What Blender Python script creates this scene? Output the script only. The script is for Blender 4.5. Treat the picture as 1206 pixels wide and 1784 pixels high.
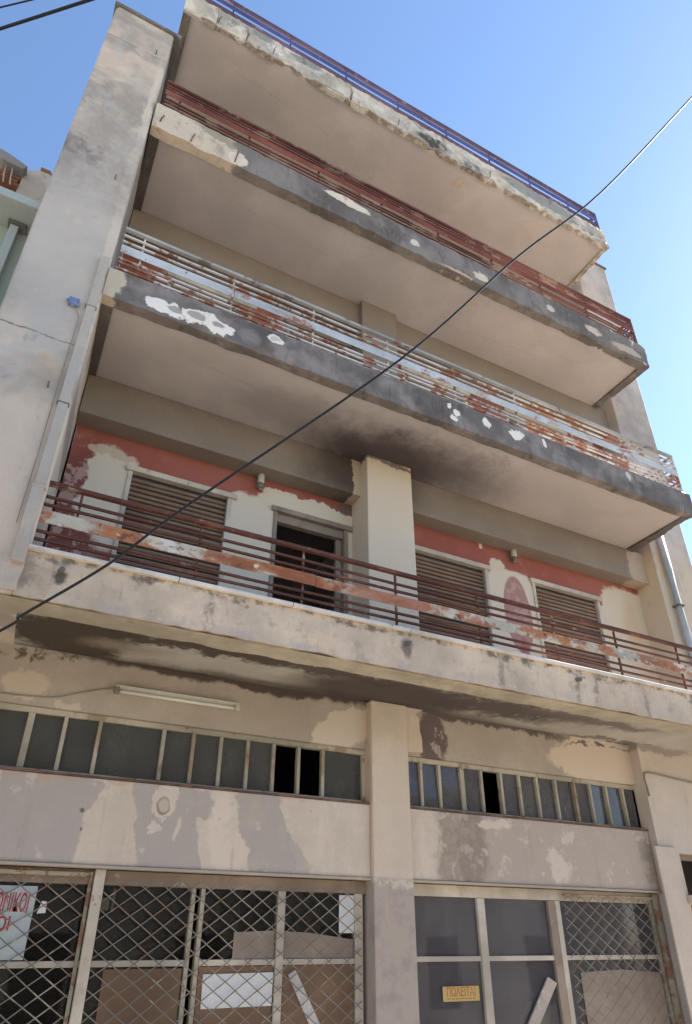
import bpy, bmesh, math, random
from mathutils import Vector, noise
R = math.radians
random.seed(7)
scene = bpy.context.scene
for o in list(bpy.data.objects):
    bpy.data.objects.remove(o)
COL = scene.collection

# ------------------------------------------------------------------ camera
cam = bpy.data.cameras.new('camera')
cam_o = bpy.data.objects.new('camera', cam)
COL.objects.link(cam_o)
YAW, PIT, ROL = 0.474013, 0.522876, 0.00362
fw = Vector((math.sin(YAW) * math.cos(PIT), math.cos(YAW) * math.cos(PIT), math.sin(PIT)))
rt = Vector((math.cos(YAW), -math.sin(YAW), 0))
up = rt.cross(fw)
r2 = rt * math.cos(ROL) + up * math.sin(ROL)
u2 = up * math.cos(ROL) - rt * math.sin(ROL)
from mathutils import Matrix
mw = Matrix((( r2.x, u2.x, -fw.x, 0.0), (r2.y, u2.y, -fw.y, -4.85), (r2.z, u2.z, -fw.z, 2.5), (0, 0, 0, 1)))
cam_o.matrix_world = mw
cam.sensor_fit = 'VERTICAL'
cam.sensor_height = 36.0
cam.lens = 36.0 * 1154.4 / 1784.0
cam.shift_y = 79.5 / 1784.0
cam.clip_start = 0.05
cam.clip_end = 2000
scene.camera = cam_o

# ------------------------------------------------------------------ sky and sun
SUN_EL, SUN_AZ = 40.0, 87.0      # azimuth from +Y (behind the building) towards +X
world = bpy.data.worlds.new('World')
scene.world = world
world.use_nodes = True
wn, wl = world.node_tree.nodes, world.node_tree.links
wn.clear()
sky = wn.new('ShaderNodeTexSky')
sky.sky_type = 'NISHITA'
sky.sun_disc = False
sky.sun_elevation = R(SUN_EL)
sky.sun_rotation = R(SUN_AZ)
sky.altitude = 50
sky.air_density = 1.0
sky.dust_density = 0.17
sky.ozone_density = 3.0
bg = wn.new('ShaderNodeBackground')
bg.inputs['Strength'].default_value = 0.075
wo = wn.new('ShaderNodeOutputWorld')
wl.new(sky.outputs[0], bg.inputs[0])
wl.new(bg.outputs[0], wo.inputs[0])

sun = bpy.data.lights.new('sun', 'SUN')
sun.energy = 5.0
sun.angle = R(0.53)
sun.color = (1.0, 0.91, 0.79)
sun_o = bpy.data.objects.new('sun', sun)
COL.objects.link(sun_o)
sd = Vector((math.sin(R(SUN_AZ)) * math.cos(R(SUN_EL)), math.cos(R(SUN_AZ)) * math.cos(R(SUN_EL)), math.sin(R(SUN_EL))))
sun_o.rotation_euler = sd.to_track_quat('Z', 'Y').to_euler()
sun_o.location = sd * 60

vs = scene.view_settings
vs.view_transform = 'Standard'
vs.look = 'None'
vs.exposure = 2.05
vs.gamma = 1.0
vs.use_curve_mapping = False
scene.render.engine = 'CYCLES'
scene.cycles.max_bounces = 7
scene.cycles.diffuse_bounces = 4
scene.cycles.transparent_max_bounces = 12

# ------------------------------------------------------------------ materials
class NT:
    def __init__(s, m):
        s.t = m.node_tree
        s.n, s.l = s.t.nodes, s.t.links
    def new(s, k, **kw):
        n = s.n.new(k)
        for a, v in kw.items():
            setattr(n, a, v)
        return n
    def put(s, sock, v):
        if isinstance(v, bpy.types.NodeSocket):
            s.l.new(v, sock)
        else:
            sock.default_value = v
    def math(s, op, a, b=None, c=None, clamp=False):
        n = s.new('ShaderNodeMath', operation=op, use_clamp=clamp)
        s.put(n.inputs[0], a)
        if b is not None: s.put(n.inputs[1], b)
        if c is not None: s.put(n.inputs[2], c)
        return n.outputs[0]
    def vmath(s, op, a, b=None, c=None):
        n = s.new('ShaderNodeVectorMath', operation=op)
        s.put(n.inputs[0], a)
        if b is not None:
            s.put(n.inputs['Scale'] if op == 'SCALE' else n.inputs[1], b)
        if c is not None: s.put(n.inputs[2], c)
        return n.outputs[0]
    def noise(s, vec, scale, detail=4, rough=0.6, col=False):
        n = s.new('ShaderNodeTexNoise')
        s.put(n.inputs['Vector'], vec)
        n.inputs['Scale'].default_value = scale
        n.inputs['Detail'].default_value = detail
        n.inputs['Roughness'].default_value = rough
        return n.outputs['Color' if col else 'Fac']
    def ramp(s, v, a, b, c=0.0, d=1.0):
        n = s.new('ShaderNodeMapRange', interpolation_type='SMOOTHSTEP')
        s.put(n.inputs[0], v)
        for i, q in enumerate((a, b, c, d)):
            s.put(n.inputs[1 + i], q)
        return n.outputs[0]
    def mix(s, f, a, b, mode='MIX'):
        n = s.new('ShaderNodeMix', data_type='RGBA', blend_type=mode)
        s.put(n.inputs[0], f)
        s.put(n.inputs[6], a)
        s.put(n.inputs[7], b)
        return n.outputs[2]

def c4(c):
    return (c[0], c[1], c[2], 1.0)

def BL(ax, c, r, col, soft=0.3, amt=1.0, warp=1.0, rot=0.0, tex=None, h=0.0, p=2):
    return dict(k='b', p=p, ax=ax, c=c, r=r, col=col, soft=soft, amt=amt, warp=warp, rot=rot, tex=tex, h=h)
def NO(scale, lo, hi, col, amt=1.0, st=(1, 1, 1), det=4, rough=0.64, h=0.0):
    return dict(k='n', scale=scale, lo=lo, hi=hi, col=col, amt=amt, st=st, det=det, rough=rough, h=h)

MATS = {}
def M(name, base, layers=(), rough=0.88, bump=0.25, bscale=28.0, var=0.16, metal=0.0, spec=0.25, coord='world', tint=None):
    if name in MATS:
        return MATS[name]
    if tint:      # overall hue of this plaster
        base = tuple(min(0.9, a * b) for a, b in zip(base, tint))
        layers = [dict(L, col=tuple(min(0.9, a * b) for a, b in zip(L['col'], tint))) for L in layers]
    m = bpy.data.materials.new(name)
    m.use_nodes = True
    t = NT(m)
    t.n.clear()
    out = t.new('ShaderNodeOutputMaterial')
    p = t.new('ShaderNodeBsdfPrincipled')
    t.l.new(p.outputs[0], out.inputs[0])
    if coord == 'world':
        P = t.new('ShaderNodeNewGeometry').outputs['Position']
    else:
        P = t.new('ShaderNodeTexCoord').outputs['Object']
    n1 = t.noise(P, 2.3, 3, 0.55, True)
    n2 = t.noise(P, 11.0, 4, 0.7, True)
    w1 = t.vmath('SCALE', t.vmath('SUBTRACT', n1, (0.5, 0.5, 0.5)), 0.34)
    w2 = t.vmath('SCALE', t.vmath('SUBTRACT', n2, (0.5, 0.5, 0.5)), 0.20)
    W = t.vmath('ADD', w1, w2)
    big = t.noise(P, 1.1, 4, 0.62)
    fine = t.noise(P, 36.0, 4, 0.7)
    dk = tuple(x * (1 - 2.2 * var) for x in base)
    lt = tuple(min(1, x * (1 + 0.9 * var)) for x in base)
    col = t.mix(t.ramp(big, 0.33, 0.68), c4(dk), c4(lt))
    col = t.mix(t.ramp(fine, 0.3, 0.75, 0.0, 0.35), col, c4(tuple(x * 0.72 for x in base)))
    hsum = t.math('MULTIPLY', fine, 0.25)
    mid = t.noise(P, 7.0, 4, 0.6)
    hsum = t.math('ADD', hsum, t.math('MULTIPLY', mid, 0.6))
    cache = {}
    for L in layers:
        if L['k'] == 'b':
            if L['warp'] not in cache:
                pw = t.vmath('MULTIPLY_ADD', W, (L['warp'],) * 3, P)
                sp = t.new('ShaderNodeSeparateXYZ')
                t.l.new(pw, sp.inputs[0])
                cache[L['warp']] = sp
            sp = cache[L['warp']]
            a = sp.outputs['XYZ'.index(L['ax'][0].upper())]
            b = sp.outputs['XYZ'.index(L['ax'][1].upper())]
            u = t.math('SUBTRACT', a, L['c'][0])
            v = t.math('SUBTRACT', b, L['c'][1])
            if L['rot']:
                ca, sa = math.cos(R(L['rot'])), math.sin(R(L['rot']))
                u, v = (t.math('ADD', t.math('MULTIPLY', u, ca), t.math('MULTIPLY', v, sa)),
                        t.math('SUBTRACT', t.math('MULTIPLY', v, ca), t.math('MULTIPLY', u, sa)))
            u = t.math('DIVIDE', u, L['r'][0])
            v = t.math('DIVIDE', v, L['r'][1])
            if L['p'] == 2:
                d = t.math('SQRT', t.math('ADD', t.math('MULTIPLY', u, u), t.math('MULTIPLY', v, v)))
            else:
                q = float(L['p'])
                d = t.math('POWER', t.math('ADD', t.math('POWER', t.math('ABSOLUTE', u), q), t.math('POWER', t.math('ABSOLUTE', v), q)), 1 / q)
            k = t.ramp(d, 1 + L['soft'] / 2, max(0.0, 1 - L['soft'] / 2), 0.0, L['amt'])
            if L['tex']:
                k = t.math('MULTIPLY', k, t.ramp(t.noise(P, L['tex'][0], 3, 0.68), L['tex'][1], L['tex'][2]))
        else:
            pv = t.vmath('MULTIPLY', P, L['st'])
            k = t.ramp(t.noise(pv, L['scale'], L['det'], L['rough']), L['lo'], L['hi'], 0.0, L['amt'])
        col = t.mix(k, col, c4(L['col']))
        if L['h']:
            hsum = t.math('ADD', hsum, t.math('MULTIPLY', k, L['h']))
    t.l.new(col, p.inputs['Base Color'])
    p.inputs['Roughness'].default_value = rough
    p.inputs['Metallic'].default_value = metal
    p.inputs['Specular IOR Level'].default_value = spec
    if bump:
        bn = t.new('ShaderNodeBump')
        bn.inputs['Strength'].default_value = bump
        bn.inputs['Distance'].default_value = 0.03
        t.l.new(hsum, bn.inputs['Height'])
        t.l.new(bn.outputs[0], p.inputs['Normal'])
    MATS[name] = m
    return m

def glass(name, tint=(0.75, 0.8, 0.8), dust=0.12, dcol=(0.35, 0.33, 0.30), rough=0.03, ior=1.5):
    m = bpy.data.materials.new(name)
    m.use_nodes = True
    t = NT(m)
    t.n.clear()
    out = t.new('ShaderNodeOutputMaterial')
    P = t.new('ShaderNodeNewGeometry').outputs['Position']
    tr = t.new('ShaderNodeBsdfTransparent'); tr.inputs[0].default_value = c4(tint)
    df = t.new('ShaderNodeBsdfDiffuse'); df.inputs[0].default_value = c4(dcol)
    gl = t.new('ShaderNodeBsdfGlossy'); gl.inputs['Roughness'].default_value = rough
    m1 = t.new('ShaderNodeMixShader'); m2 = t.new('ShaderNodeMixShader')
    nz = t.noise(P, 5.0, 6, 0.7)
    st = t.noise(t.vmath('MULTIPLY', P, (4, 4, 1.6)), 1.3, 3, 0.6)
    k = t.math('MULTIPLY', t.math('ADD', t.ramp(nz, 0.2, 0.9, 0.25, 0.6), t.ramp(st, 0.3, 0.8, 0.35, 0.6)), dust, clamp=True)
    t.l.new(k, m1.inputs[0]); t.l.new(tr.outputs[0], m1.inputs[1]); t.l.new(df.outputs[0], m1.inputs[2])
    fr = t.new('ShaderNodeFresnel'); fr.inputs[0].default_value = ior
    bn = t.new('ShaderNodeBump'); bn.inputs['Strength'].default_value = 0.04; bn.inputs['Distance'].default_value = 0.02
    t.l.new(t.noise(P, 2.5, 2, 0.5), bn.inputs['Height'])
    t.l.new(bn.outputs[0], gl.inputs['Normal'])
    t.l.new(fr.outputs[0], m2.inputs[0]); t.l.new(m1.outputs[0], m2.inputs[1]); t.l.new(gl.outputs[0], m2.inputs[2])
    t.l.new(m2.outputs[0], out.inputs[0])
    return m

# ------------------------------------------------------------------ mesh helpers
def box(bm, x0, x1, y0, y1, z0, z1, bev=0.0):
    g = bmesh.ops.create_cube(bm, size=1.0)
    vs_ = g['verts']
    for v in vs_:
        v.co = Vector((x0 + (v.co.x + 0.5) * (x1 - x0), y0 + (v.co.y + 0.5) * (y1 - y0), z0 + (v.co.z + 0.5) * (z1 - z0)))
    if bev:
        es = list({e for v in vs_ for e in v.link_edges})
        bmesh.ops.bevel(bm, geom=es, offset=bev, segments=2, affect='EDGES', profile=0.6)

def tube(bm, pts, r, n=6, cap=True):
    pts = [Vector(p) for p in pts]
    rings = []
    for i, p in enumerate(pts):
        d = (pts[min(i + 1, len(pts) - 1)] - pts[max(i - 1, 0)]).normalized()
        a = d.cross(Vector((0, 0, 1)))
        if a.length < 1e-3: a = d.cross(Vector((0, 1, 0)))
        a.normalize()
        b = a.cross(d)
        rr = r[i] if isinstance(r, (list, tuple)) else r
        rings.append([bm.verts.new(p + (a * math.cos(2 * math.pi * k / n) + b * math.sin(2 * math.pi * k / n)) * rr) for k in range(n)])
    for q, w in zip(rings, rings[1:]):
        for k in range(n):
            bm.faces.new((q[k], q[(k + 1) % n], w[(k + 1) % n], w[k]))
    if cap:
        bm.faces.new(rings[0][::-1]); bm.faces.new(rings[-1])

def prism(bm, pts, axis, a0, a1):
    """extrude a closed 2-D outline along an axis; pts are the two remaining coordinates in order"""
    def mk(p, a):
        if axis == 'x': return (a, p[0], p[1])
        if axis == 'y': return (p[0], a, p[1])
        return (p[0], p[1], a)
    A = [bm.verts.new(mk(p, a0)) for p in pts]
    B = [bm.verts.new(mk(p, a1)) for p in pts]
    n = len(pts)
    for i in range(n):
        bm.faces.new((A[i], A[(i + 1) % n], B[(i + 1) % n], B[i]))
    bm.faces.new(A[::-1]); bm.faces.new(B)
    bmesh.ops.recalc_face_normals(bm, faces=bm.faces[:])

def thing(name, loc, label, cat, group=None):
    o = bpy.data.objects.new(name, None)
    o.empty_display_size = 0.2
    COL.objects.link(o)
    o.location = loc
    o['label'] = label; o['category'] = cat
    if group: o['group'] = group
    return o

def rootloc(p):
    while p.parent is not None: p = p.parent
    return Vector(p.location)

def part(name, bm, mat, parent=None, smooth=False, label=None):
    me = bpy.data.meshes.new(name)
    if parent is not None:
        off = rootloc(parent)
        for v in bm.verts: v.co -= off
    bm.normal_update()
    bm.to_mesh(me); bm.free()
    if smooth:
        for f in me.polygons: f.use_smooth = True
    me.materials.append(mat)
    o = bpy.data.objects.new(name, me)
    COL.objects.link(o)
    if parent is not None: o.parent = parent
    if label: o['label'] = label
    return o

def pbox(name, mat, parent, x0, x1, y0, y1, z0, z1, bev=0.0, label=None):
    bm = bmesh.new()
    box(bm, x0, x1, y0, y1, z0, z1, bev)
    return part(name, bm, mat, parent, label=label)

def single(name, bm, mat, label, cat, group=None, smooth=False, base=None):
    """a thing that is one mesh, its origin at its base"""
    xs = [v.co for v in bm.verts]
    if base is None:
        base = Vector((sum(v.x for v in xs) / len(xs), sum(v.y for v in xs) / len(xs), min(v.z for v in xs)))
    for v in bm.verts: v.co -= base
    o = part(name, bm, mat, None, smooth)
    o.location = base
    o['label'] = label; o['category'] = cat
    if group: o['group'] = group
    return o

def structure(name, bm, mat):
    o = part(name, bm, mat)
    o['kind'] = 'structure'
    return o

def holed_wall(bm, x0, x1, z0, z1, y0, y1, holes, step=None):
    """a wall slab of one mesh with rectangular openings (reveals included)"""
    xs = sorted({x0, x1, *[h[0] for h in holes], *[h[1] for h in holes]})
    zs = sorted({z0, z1, *[h[2] for h in holes], *[h[3] for h in holes]})
    xs = [x for x in xs if x0 <= x <= x1]; zs = [z for z in zs if z0 <= z <= z1]
    V = {}
    def v(i, j, y):
        k = (i, j, y)
        if k not in V: V[k] = bm.verts.new((xs[i], y, zs[j]))
        return V[k]
    def solid(i, j):
        if i < 0 or j < 0 or i >= len(xs) - 1 or j >= len(zs) - 1: return False
        cx, cz = (xs[i] + xs[i + 1]) / 2, (zs[j] + zs[j + 1]) / 2
        return not any(h[0] < cx < h[1] and h[2] < cz < h[3] for h in holes)
    for i in range(len(xs) - 1):
        for j in range(len(zs) - 1):
            if not solid(i, j): continue
            bm.faces.new((v(i, j, y0), v(i + 1, j, y0), v(i + 1, j + 1, y0), v(i, j + 1, y0)))
            bm.faces.new((v(i, j, y1), v(i, j + 1, y1), v(i + 1, j + 1, y1), v(i + 1, j, y1)))
            for di, dj, a, b in ((-1, 0, (i, j), (i, j + 1)), (1, 0, (i + 1, j + 1), (i + 1, j)), (0, -1, (i + 1, j), (i, j)), (0, 1, (i, j + 1), (i + 1, j + 1))):
                if not solid(i + di, j + dj):
                    bm.faces.new((v(*a, y0), v(*b, y0), v(*b, y1), v(*a, y1)))
    bmesh.ops.recalc_face_normals(bm, faces=bm.faces[:])

# ------------------------------------------------------------------ palette
CREAM = (0.56, 0.49, 0.39)
GREY = (0.40, 0.365, 0.325)
PALE = (0.64, 0.585, 0.50)
DIRT = (0.15, 0.135, 0.12)
SOOT = (0.060, 0.048, 0.042)
RED = (0.37, 0.105, 0.075)
WHITE = (0.80, 0.77, 0.71)
RUST = (0.22, 0.075, 0.03)
RUSTL = (0.40, 0.16, 0.06)
BLACKP = (0.105, 0.10, 0.10)

m_pier = M('pier_plaster', (0.50, 0.45, 0.395), [
    NO(0.9, 0.45, 0.62, (0.60, 0.51, 0.42), 0.8),
    BL('xz', (-0.8, 11.05), (0.34, 0.42), (0.27, 0.255, 0.235), 0.9, 0.75, 1.6, tex=(4, 0.35, 0.6)),
    BL('xz', (-0.72, 9.9), (0.3, 0.16), (0.16, 0.15, 0.14), 0.7, 0.85, 1.4, rot=-20, tex=(7, 0.4, 0.6)),
    BL('xz', (-0.86, 12.9), (0.9, 0.12), (0.3, 0.28, 0.25), 0.8, 0.6, 1.2),
    BL('xz', (-0.55, 12.34), (0.7, 0.012), (0.12, 0.11, 0.10), 0.9, 0.7, 0.35),
    BL('xz', (-0.55, 12.25), (0.5, 0.09), (0.30, 0.27, 0.24), 0.9, 0.6, 0.8),
    BL('xz', (-0.55, 8.4), (0.5, 1.3), (0.49, 0.465, 0.44), 0.9, 0.7, 1.5),
    BL('xz', (-0.55, 7.11), (0.75, 0.008), (0.13, 0.11, 0.09), 0.9, 0.8, 0.25),
    BL('xz', (-0.42, 6.75), (0.22, 0.14), (0.56, 0.45, 0.33), 0.5, 0.8, 1.3),
    BL('xz', (-0.7, 6.55), (0.25, 0.3), (0.55, 0.54, 0.52), 0.6, 0.7, 1.4, tex=(6, 0.4, 0.6)),
    BL('xz', (-0.45, 5.7), (0.5, 0.75), (0.60, 0.52, 0.43), 0.6, 0.75, 1.3),
    BL('xz', (-0.2, 9.2), (0.05, 3.2), (0.60, 0.54, 0.46), 0.5, 0.8, 0.35),
    NO(1.5, 0.52, 0.66, (0.44, 0.43, 0.42), 0.65, (1.2, 1, 0.7)),
    NO(2.6, 0.56, 0.66, (0.62, 0.55, 0.47), 0.6, (1, 1, 0.8)),
    NO(3.4, 0.58, 0.70, (0.31, 0.29, 0.265), 0.6, (1, 1, 0.6)),
    NO(9.0, 0.70, 0.76, (0.12, 0.11, 0.10), 0.7),
    BL('yz', (0.8, 9.8), (0.78, 0.9), (0.20, 0.19, 0.185), 0.5, 0.8, 1.2, p=4),  # yz patches: shade of the inner face painted in as darkening
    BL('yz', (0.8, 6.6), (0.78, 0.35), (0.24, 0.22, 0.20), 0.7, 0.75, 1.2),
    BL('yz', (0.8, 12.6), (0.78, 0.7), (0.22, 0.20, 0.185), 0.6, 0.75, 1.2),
], bump=0.5, tint=(1.06, 0.98, 0.91))
m_under = M('underside_paint', (0.52, 0.46, 0.40), [
    NO(5.0, 0.58, 0.72, (0.46, 0.40, 0.34), 0.35), NO(12.0, 0.66, 0.72, (0.38, 0.32, 0.27), 0.35),
    BL('xy', (1.6, 0.55), (1.1, 0.004), (0.26, 0.22, 0.19), 1.0, 0.5, 0.35, rot=6), BL('xy', (5.6, 0.8), (1.3, 0.004), (0.28, 0.24, 0.21), 1.0, 0.5, 0.35, rot=-5),
    BL('xy', (6.8, 0.4), (0.5, 0.2), (0.44, 0.375, 0.31), 0.3, 0.45, 1.3), BL('xy', (6.8, 0.4), (0.42, 0.16), (0.51, 0.45, 0.39), 0.3, 0.6, 1.3),
    BL('xy', (0.9, 0.3), (0.4, 0.12), (0.43, 0.37, 0.31), 0.4, 0.45, 1.3),
    NO(0.7, 0.42, 0.66, (0.46, 0.405, 0.35), 0.7),
    NO(2.6, 0.62, 0.80, (0.40, 0.35, 0.30), 0.5, (0.6, 1.4, 1)),
    BL('xy', (3.55, 0.88), (1.5, 0.50), (0.17, 0.14, 0.125), 1.5, 0.6, 1.3),
    BL('xy', (4.05, 0.88), (1.1, 0.40), (0.11, 0.09, 0.083), 1.4, 0.7, 1.8),
    BL('xy', (3.45, 1.02), (0.85, 0.42), (0.075, 0.058, 0.050), 1.3, 0.92, 1.8),
    BL('xy', (2.05, 0.72), (0.55, 0.26), (0.28, 0.24, 0.21), 1.2, 0.6, 1.0),
    BL('xy', (4.75, 0.35), (0.3, 0.12), (0.30, 0.26, 0.23), 0.8, 0.6, 1.0, tex=(12, 0.45, 0.6)),
], bump=0.10, var=0.06, tint=(1.0, 0.985, 1.05))
m_under_plain = M('underside_paint_upper', (0.53, 0.47, 0.41), [
    NO(5.0, 0.58, 0.72, (0.46, 0.40, 0.34), 0.35), NO(12.0, 0.66, 0.72, (0.38, 0.32, 0.27), 0.35),
    BL('xy', (1.6, 0.55), (1.1, 0.004), (0.26, 0.22, 0.19), 1.0, 0.5, 0.35, rot=6), BL('xy', (5.6, 0.8), (1.3, 0.004), (0.28, 0.24, 0.21), 1.0, 0.5, 0.35, rot=-5),
    BL('xy', (6.8, 0.4), (0.5, 0.2), (0.44, 0.375, 0.31), 0.3, 0.45, 1.3), BL('xy', (6.8, 0.4), (0.42, 0.16), (0.51, 0.45, 0.39), 0.3, 0.6, 1.3),
    BL('xy', (0.9, 0.3), (0.4, 0.12), (0.43, 0.37, 0.31), 0.4, 0.45, 1.3),
    NO(0.7, 0.42, 0.66, (0.46, 0.405, 0.35), 0.7),
    NO(2.6, 0.62, 0.80, (0.42, 0.37, 0.32), 0.45, (0.6, 1.4, 1)),
    BL('xy', (4.85, 0.35), (0.14, 0.10), (0.50, 0.36, 0.16), 0.8, 0.7, 1.2, tex=(9, 0.42, 0.6)),
], bump=0.10, var=0.06, tint=(1.0, 0.985, 1.05))
m_under1 = M('underside_stained', (0.46, 0.41, 0.345), [
    NO(0.8, 0.42, 0.62, (0.38, 0.33, 0.27), 0.7),
    BL('xy', (3.0, 1.12), (2.5, 0.18), (0.12, 0.095, 0.075), 0.9, 0.9, 0.7),
    BL('xy', (0.9, 1.12), (1.0, 0.07), (0.07, 0.055, 0.042), 0.8, 0.9, 0.5),
    BL('xy', (0.30, 0.70), (0.52, 0.42), (0.065, 0.047, 0.032), 0.45, 0.97, 1.6, p=3, tex=(5, 0.10, 0.30)),
    BL('xy', (1.25, 0.40), (0.90, 0.15), (0.070, 0.051, 0.036), 0.7, 0.95, 1.9, tex=(7, 0.16, 0.38)),
    BL('xy', (0.75, 0.74), (0.34, 0.13), (0.30, 0.24, 0.18), 1.2, 0.75, 0.8),
    BL('xy', (2.5, 0.45), (1.0, 0.15), (0.090, 0.068, 0.052), 0.8, 0.93, 1.9, tex=(7, 0.18, 0.40)),
    BL('xy', (3.35, 0.80), (0.95, 0.42), (0.075, 0.054, 0.047), 0.8, 0.95, 1.0),
    BL('xy', (4.6, 0.62), (1.2, 0.30), (0.088, 0.066, 0.057), 0.8, 0.93, 1.9, tex=(7, 0.22, 0.45)),
    BL('xy', (5.9, 0.50), (1.0, 0.13), (0.15, 0.115, 0.10), 0.7, 0.85, 1.2),
    BL('xy', (6.9, 1.05), (0.9, 0.10), (0.13, 0.10, 0.085), 0.7, 0.8, 1.4, tex=(5, 0.4, 0.55)),
], bump=0.22, var=0.08)
m_fascia1 = M('fascia_cream', (0.62, 0.55, 0.44), [
    NO(1.6, 0.48, 0.66, (0.52, 0.465, 0.375), 0.7),
    NO(4.5, 0.60, 0.70, (0.40, 0.37, 0.32), 0.55),
    NO(3.0, 0.60, 0.76, (0.27, 0.25, 0.22), 0.55, (3.5, 3.5, 0.6)),
    BL('xz', (-0.42, 4.78), (0.36, 0.20), (0.10, 0.09, 0.08), 0.9, 0.95, 1.2, tex=(7, 0.22, 0.5)),
    NO(5.5, 0.56, 0.66, (0.34, 0.31, 0.26), 0.5), NO(7.0, 0.62, 0.68, (0.70, 0.62, 0.49), 0.5),
    BL('xz', (0.09, 4.83), (0.05, 0.06), (0.07, 0.06, 0.05), 0.8, 0.9, 0.4),
    BL('xz', (1.25, 4.78), (0.035, 0.21), (0.23, 0.20, 0.17), 1.3, 0.75, 0.45, tex=(9, 0.3, 0.6)),
    BL('xz', (3.12, 4.83), (0.05, 0.09), (0.12, 0.11, 0.10), 0.9, 0.8, 0.5),
    BL('xz', (4.22, 4.78), (0.035, 0.21), (0.23, 0.20, 0.17), 1.3, 0.75, 0.45, tex=(9, 0.3, 0.6)),
    BL('xz', (5.23, 4.78), (0.035, 0.21), (0.23, 0.20, 0.17), 1.3, 0.75, 0.45, tex=(9, 0.3, 0.6)),
    BL('xz', (5.5, 4.78), (0.035, 0.21), (0.23, 0.20, 0.17), 1.3, 0.75, 0.45, tex=(9, 0.3, 0.6)),
    BL('xz', (6.25, 4.78), (0.035, 0.21), (0.23, 0.20, 0.17), 1.3, 0.75, 0.45, tex=(9, 0.3, 0.6)),
    BL('xz', (3.5, 5.0), (5.5, 0.05), (0.12, 0.11, 0.095), 1.0, 0.85, 0.8, p=4, tex=(6, 0.42, 0.6)),
    BL('xz', (2.4, 4.66), (3.5, 0.05), (0.42, 0.40, 0.40), 0.9, 0.5, 0.7, tex=(4, 0.45, 0.6)),
], bump=0.45, tint=(1.09, 0.975, 0.905))
FL = (0.80, 0.78, 0.74)
m_fascia2 = M('fascia_blackened', (0.165, 0.150, 0.142), [
    NO(1.3, 0.46, 0.64, (0.29, 0.267, 0.255), 0.85),
    NO(6.0, 0.58, 0.72, (0.30, 0.285, 0.28), 0.5),
    NO(2.4, 0.56, 0.7, (0.075, 0.07, 0.065), 0.7, (2.5, 2.5, 0.5)),
    BL('xz', (-0.12, 8.06), (0.13, 0.30), (0.52, 0.46, 0.36), 0.25, 1.0, 0.6, h=0.5),
    BL('xz', (0.42, 8.00), (0.20, 0.085), FL, 0.08, 1.0, 0.9, rot=-8, h=1.6),
    BL('xz', (0.76, 8.02), (0.17, 0.105), FL, 0.08, 1.0, 0.9, h=1.6),
    BL('xz', (1.00, 7.99), (0.16, 0.10), FL, 0.08, 1.0, 0.9, rot=-6, h=1.6),
    BL('xz', (0.53, 8.02), (0.075, 0.035), (0.40, 0.375, 0.34), 0.4, 1.0, 0.3, h=-1.5),
    BL('xz', (0.76, 8.05), (0.09, 0.05), (0.40, 0.375, 0.34), 0.4, 1.0, 0.3, h=-1.5),
    BL('xz', (1.00, 8.03), (0.06, 0.03), (0.36, 0.34, 0.31), 0.5, 1.0, 0.3, h=-1.5),
    BL('xz', (1.62, 8.14), (0.11, 0.055), FL, 0.15, 1.0, 0.45, rot=-8, h=1.6),
    BL('xz', (1.62, 8.14), (0.07, 0.025), (0.5, 0.47, 0.43), 0.4, 0.8, 0.45),
    BL('xz', (3.92, 8.17), (0.035, 0.06), FL, 0.12, 1.0, 0.6, h=1.5),
    BL('xz', (4.02, 8.10), (0.035, 0.05), FL, 0.12, 1.0, 0.6, h=1.5),
    BL('xz', (3.97, 8.00), (0.055, 0.04), FL, 0.12, 1.0, 0.6, h=1.5),
    BL('xz', (4.46, 8.13), (0.06, 0.065), FL, 0.12, 1.0, 0.65, h=1.5),
    BL('xz', (4.93, 8.12), (0.12, 0.075), FL, 0.12, 1.0, 0.65, h=1.5),
    BL('xz', (5.42, 8.16), (0.03, 0.07), FL, 0.15, 1.0, 0.25, rot=20, h=1.5),
    BL('xz', (6.95, 8.16), (0.05, 0.07), (0.6, 0.58, 0.55), 0.2, 0.9, 0.3, h=1.5),
    BL('xz', (1.3, 8.06), (0.13, 0.12), (0.26, 0.245, 0.25), 0.9, 0.7, 0.8),
], bump=0.6, tint=(1.06, 0.97, 0.90))
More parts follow.
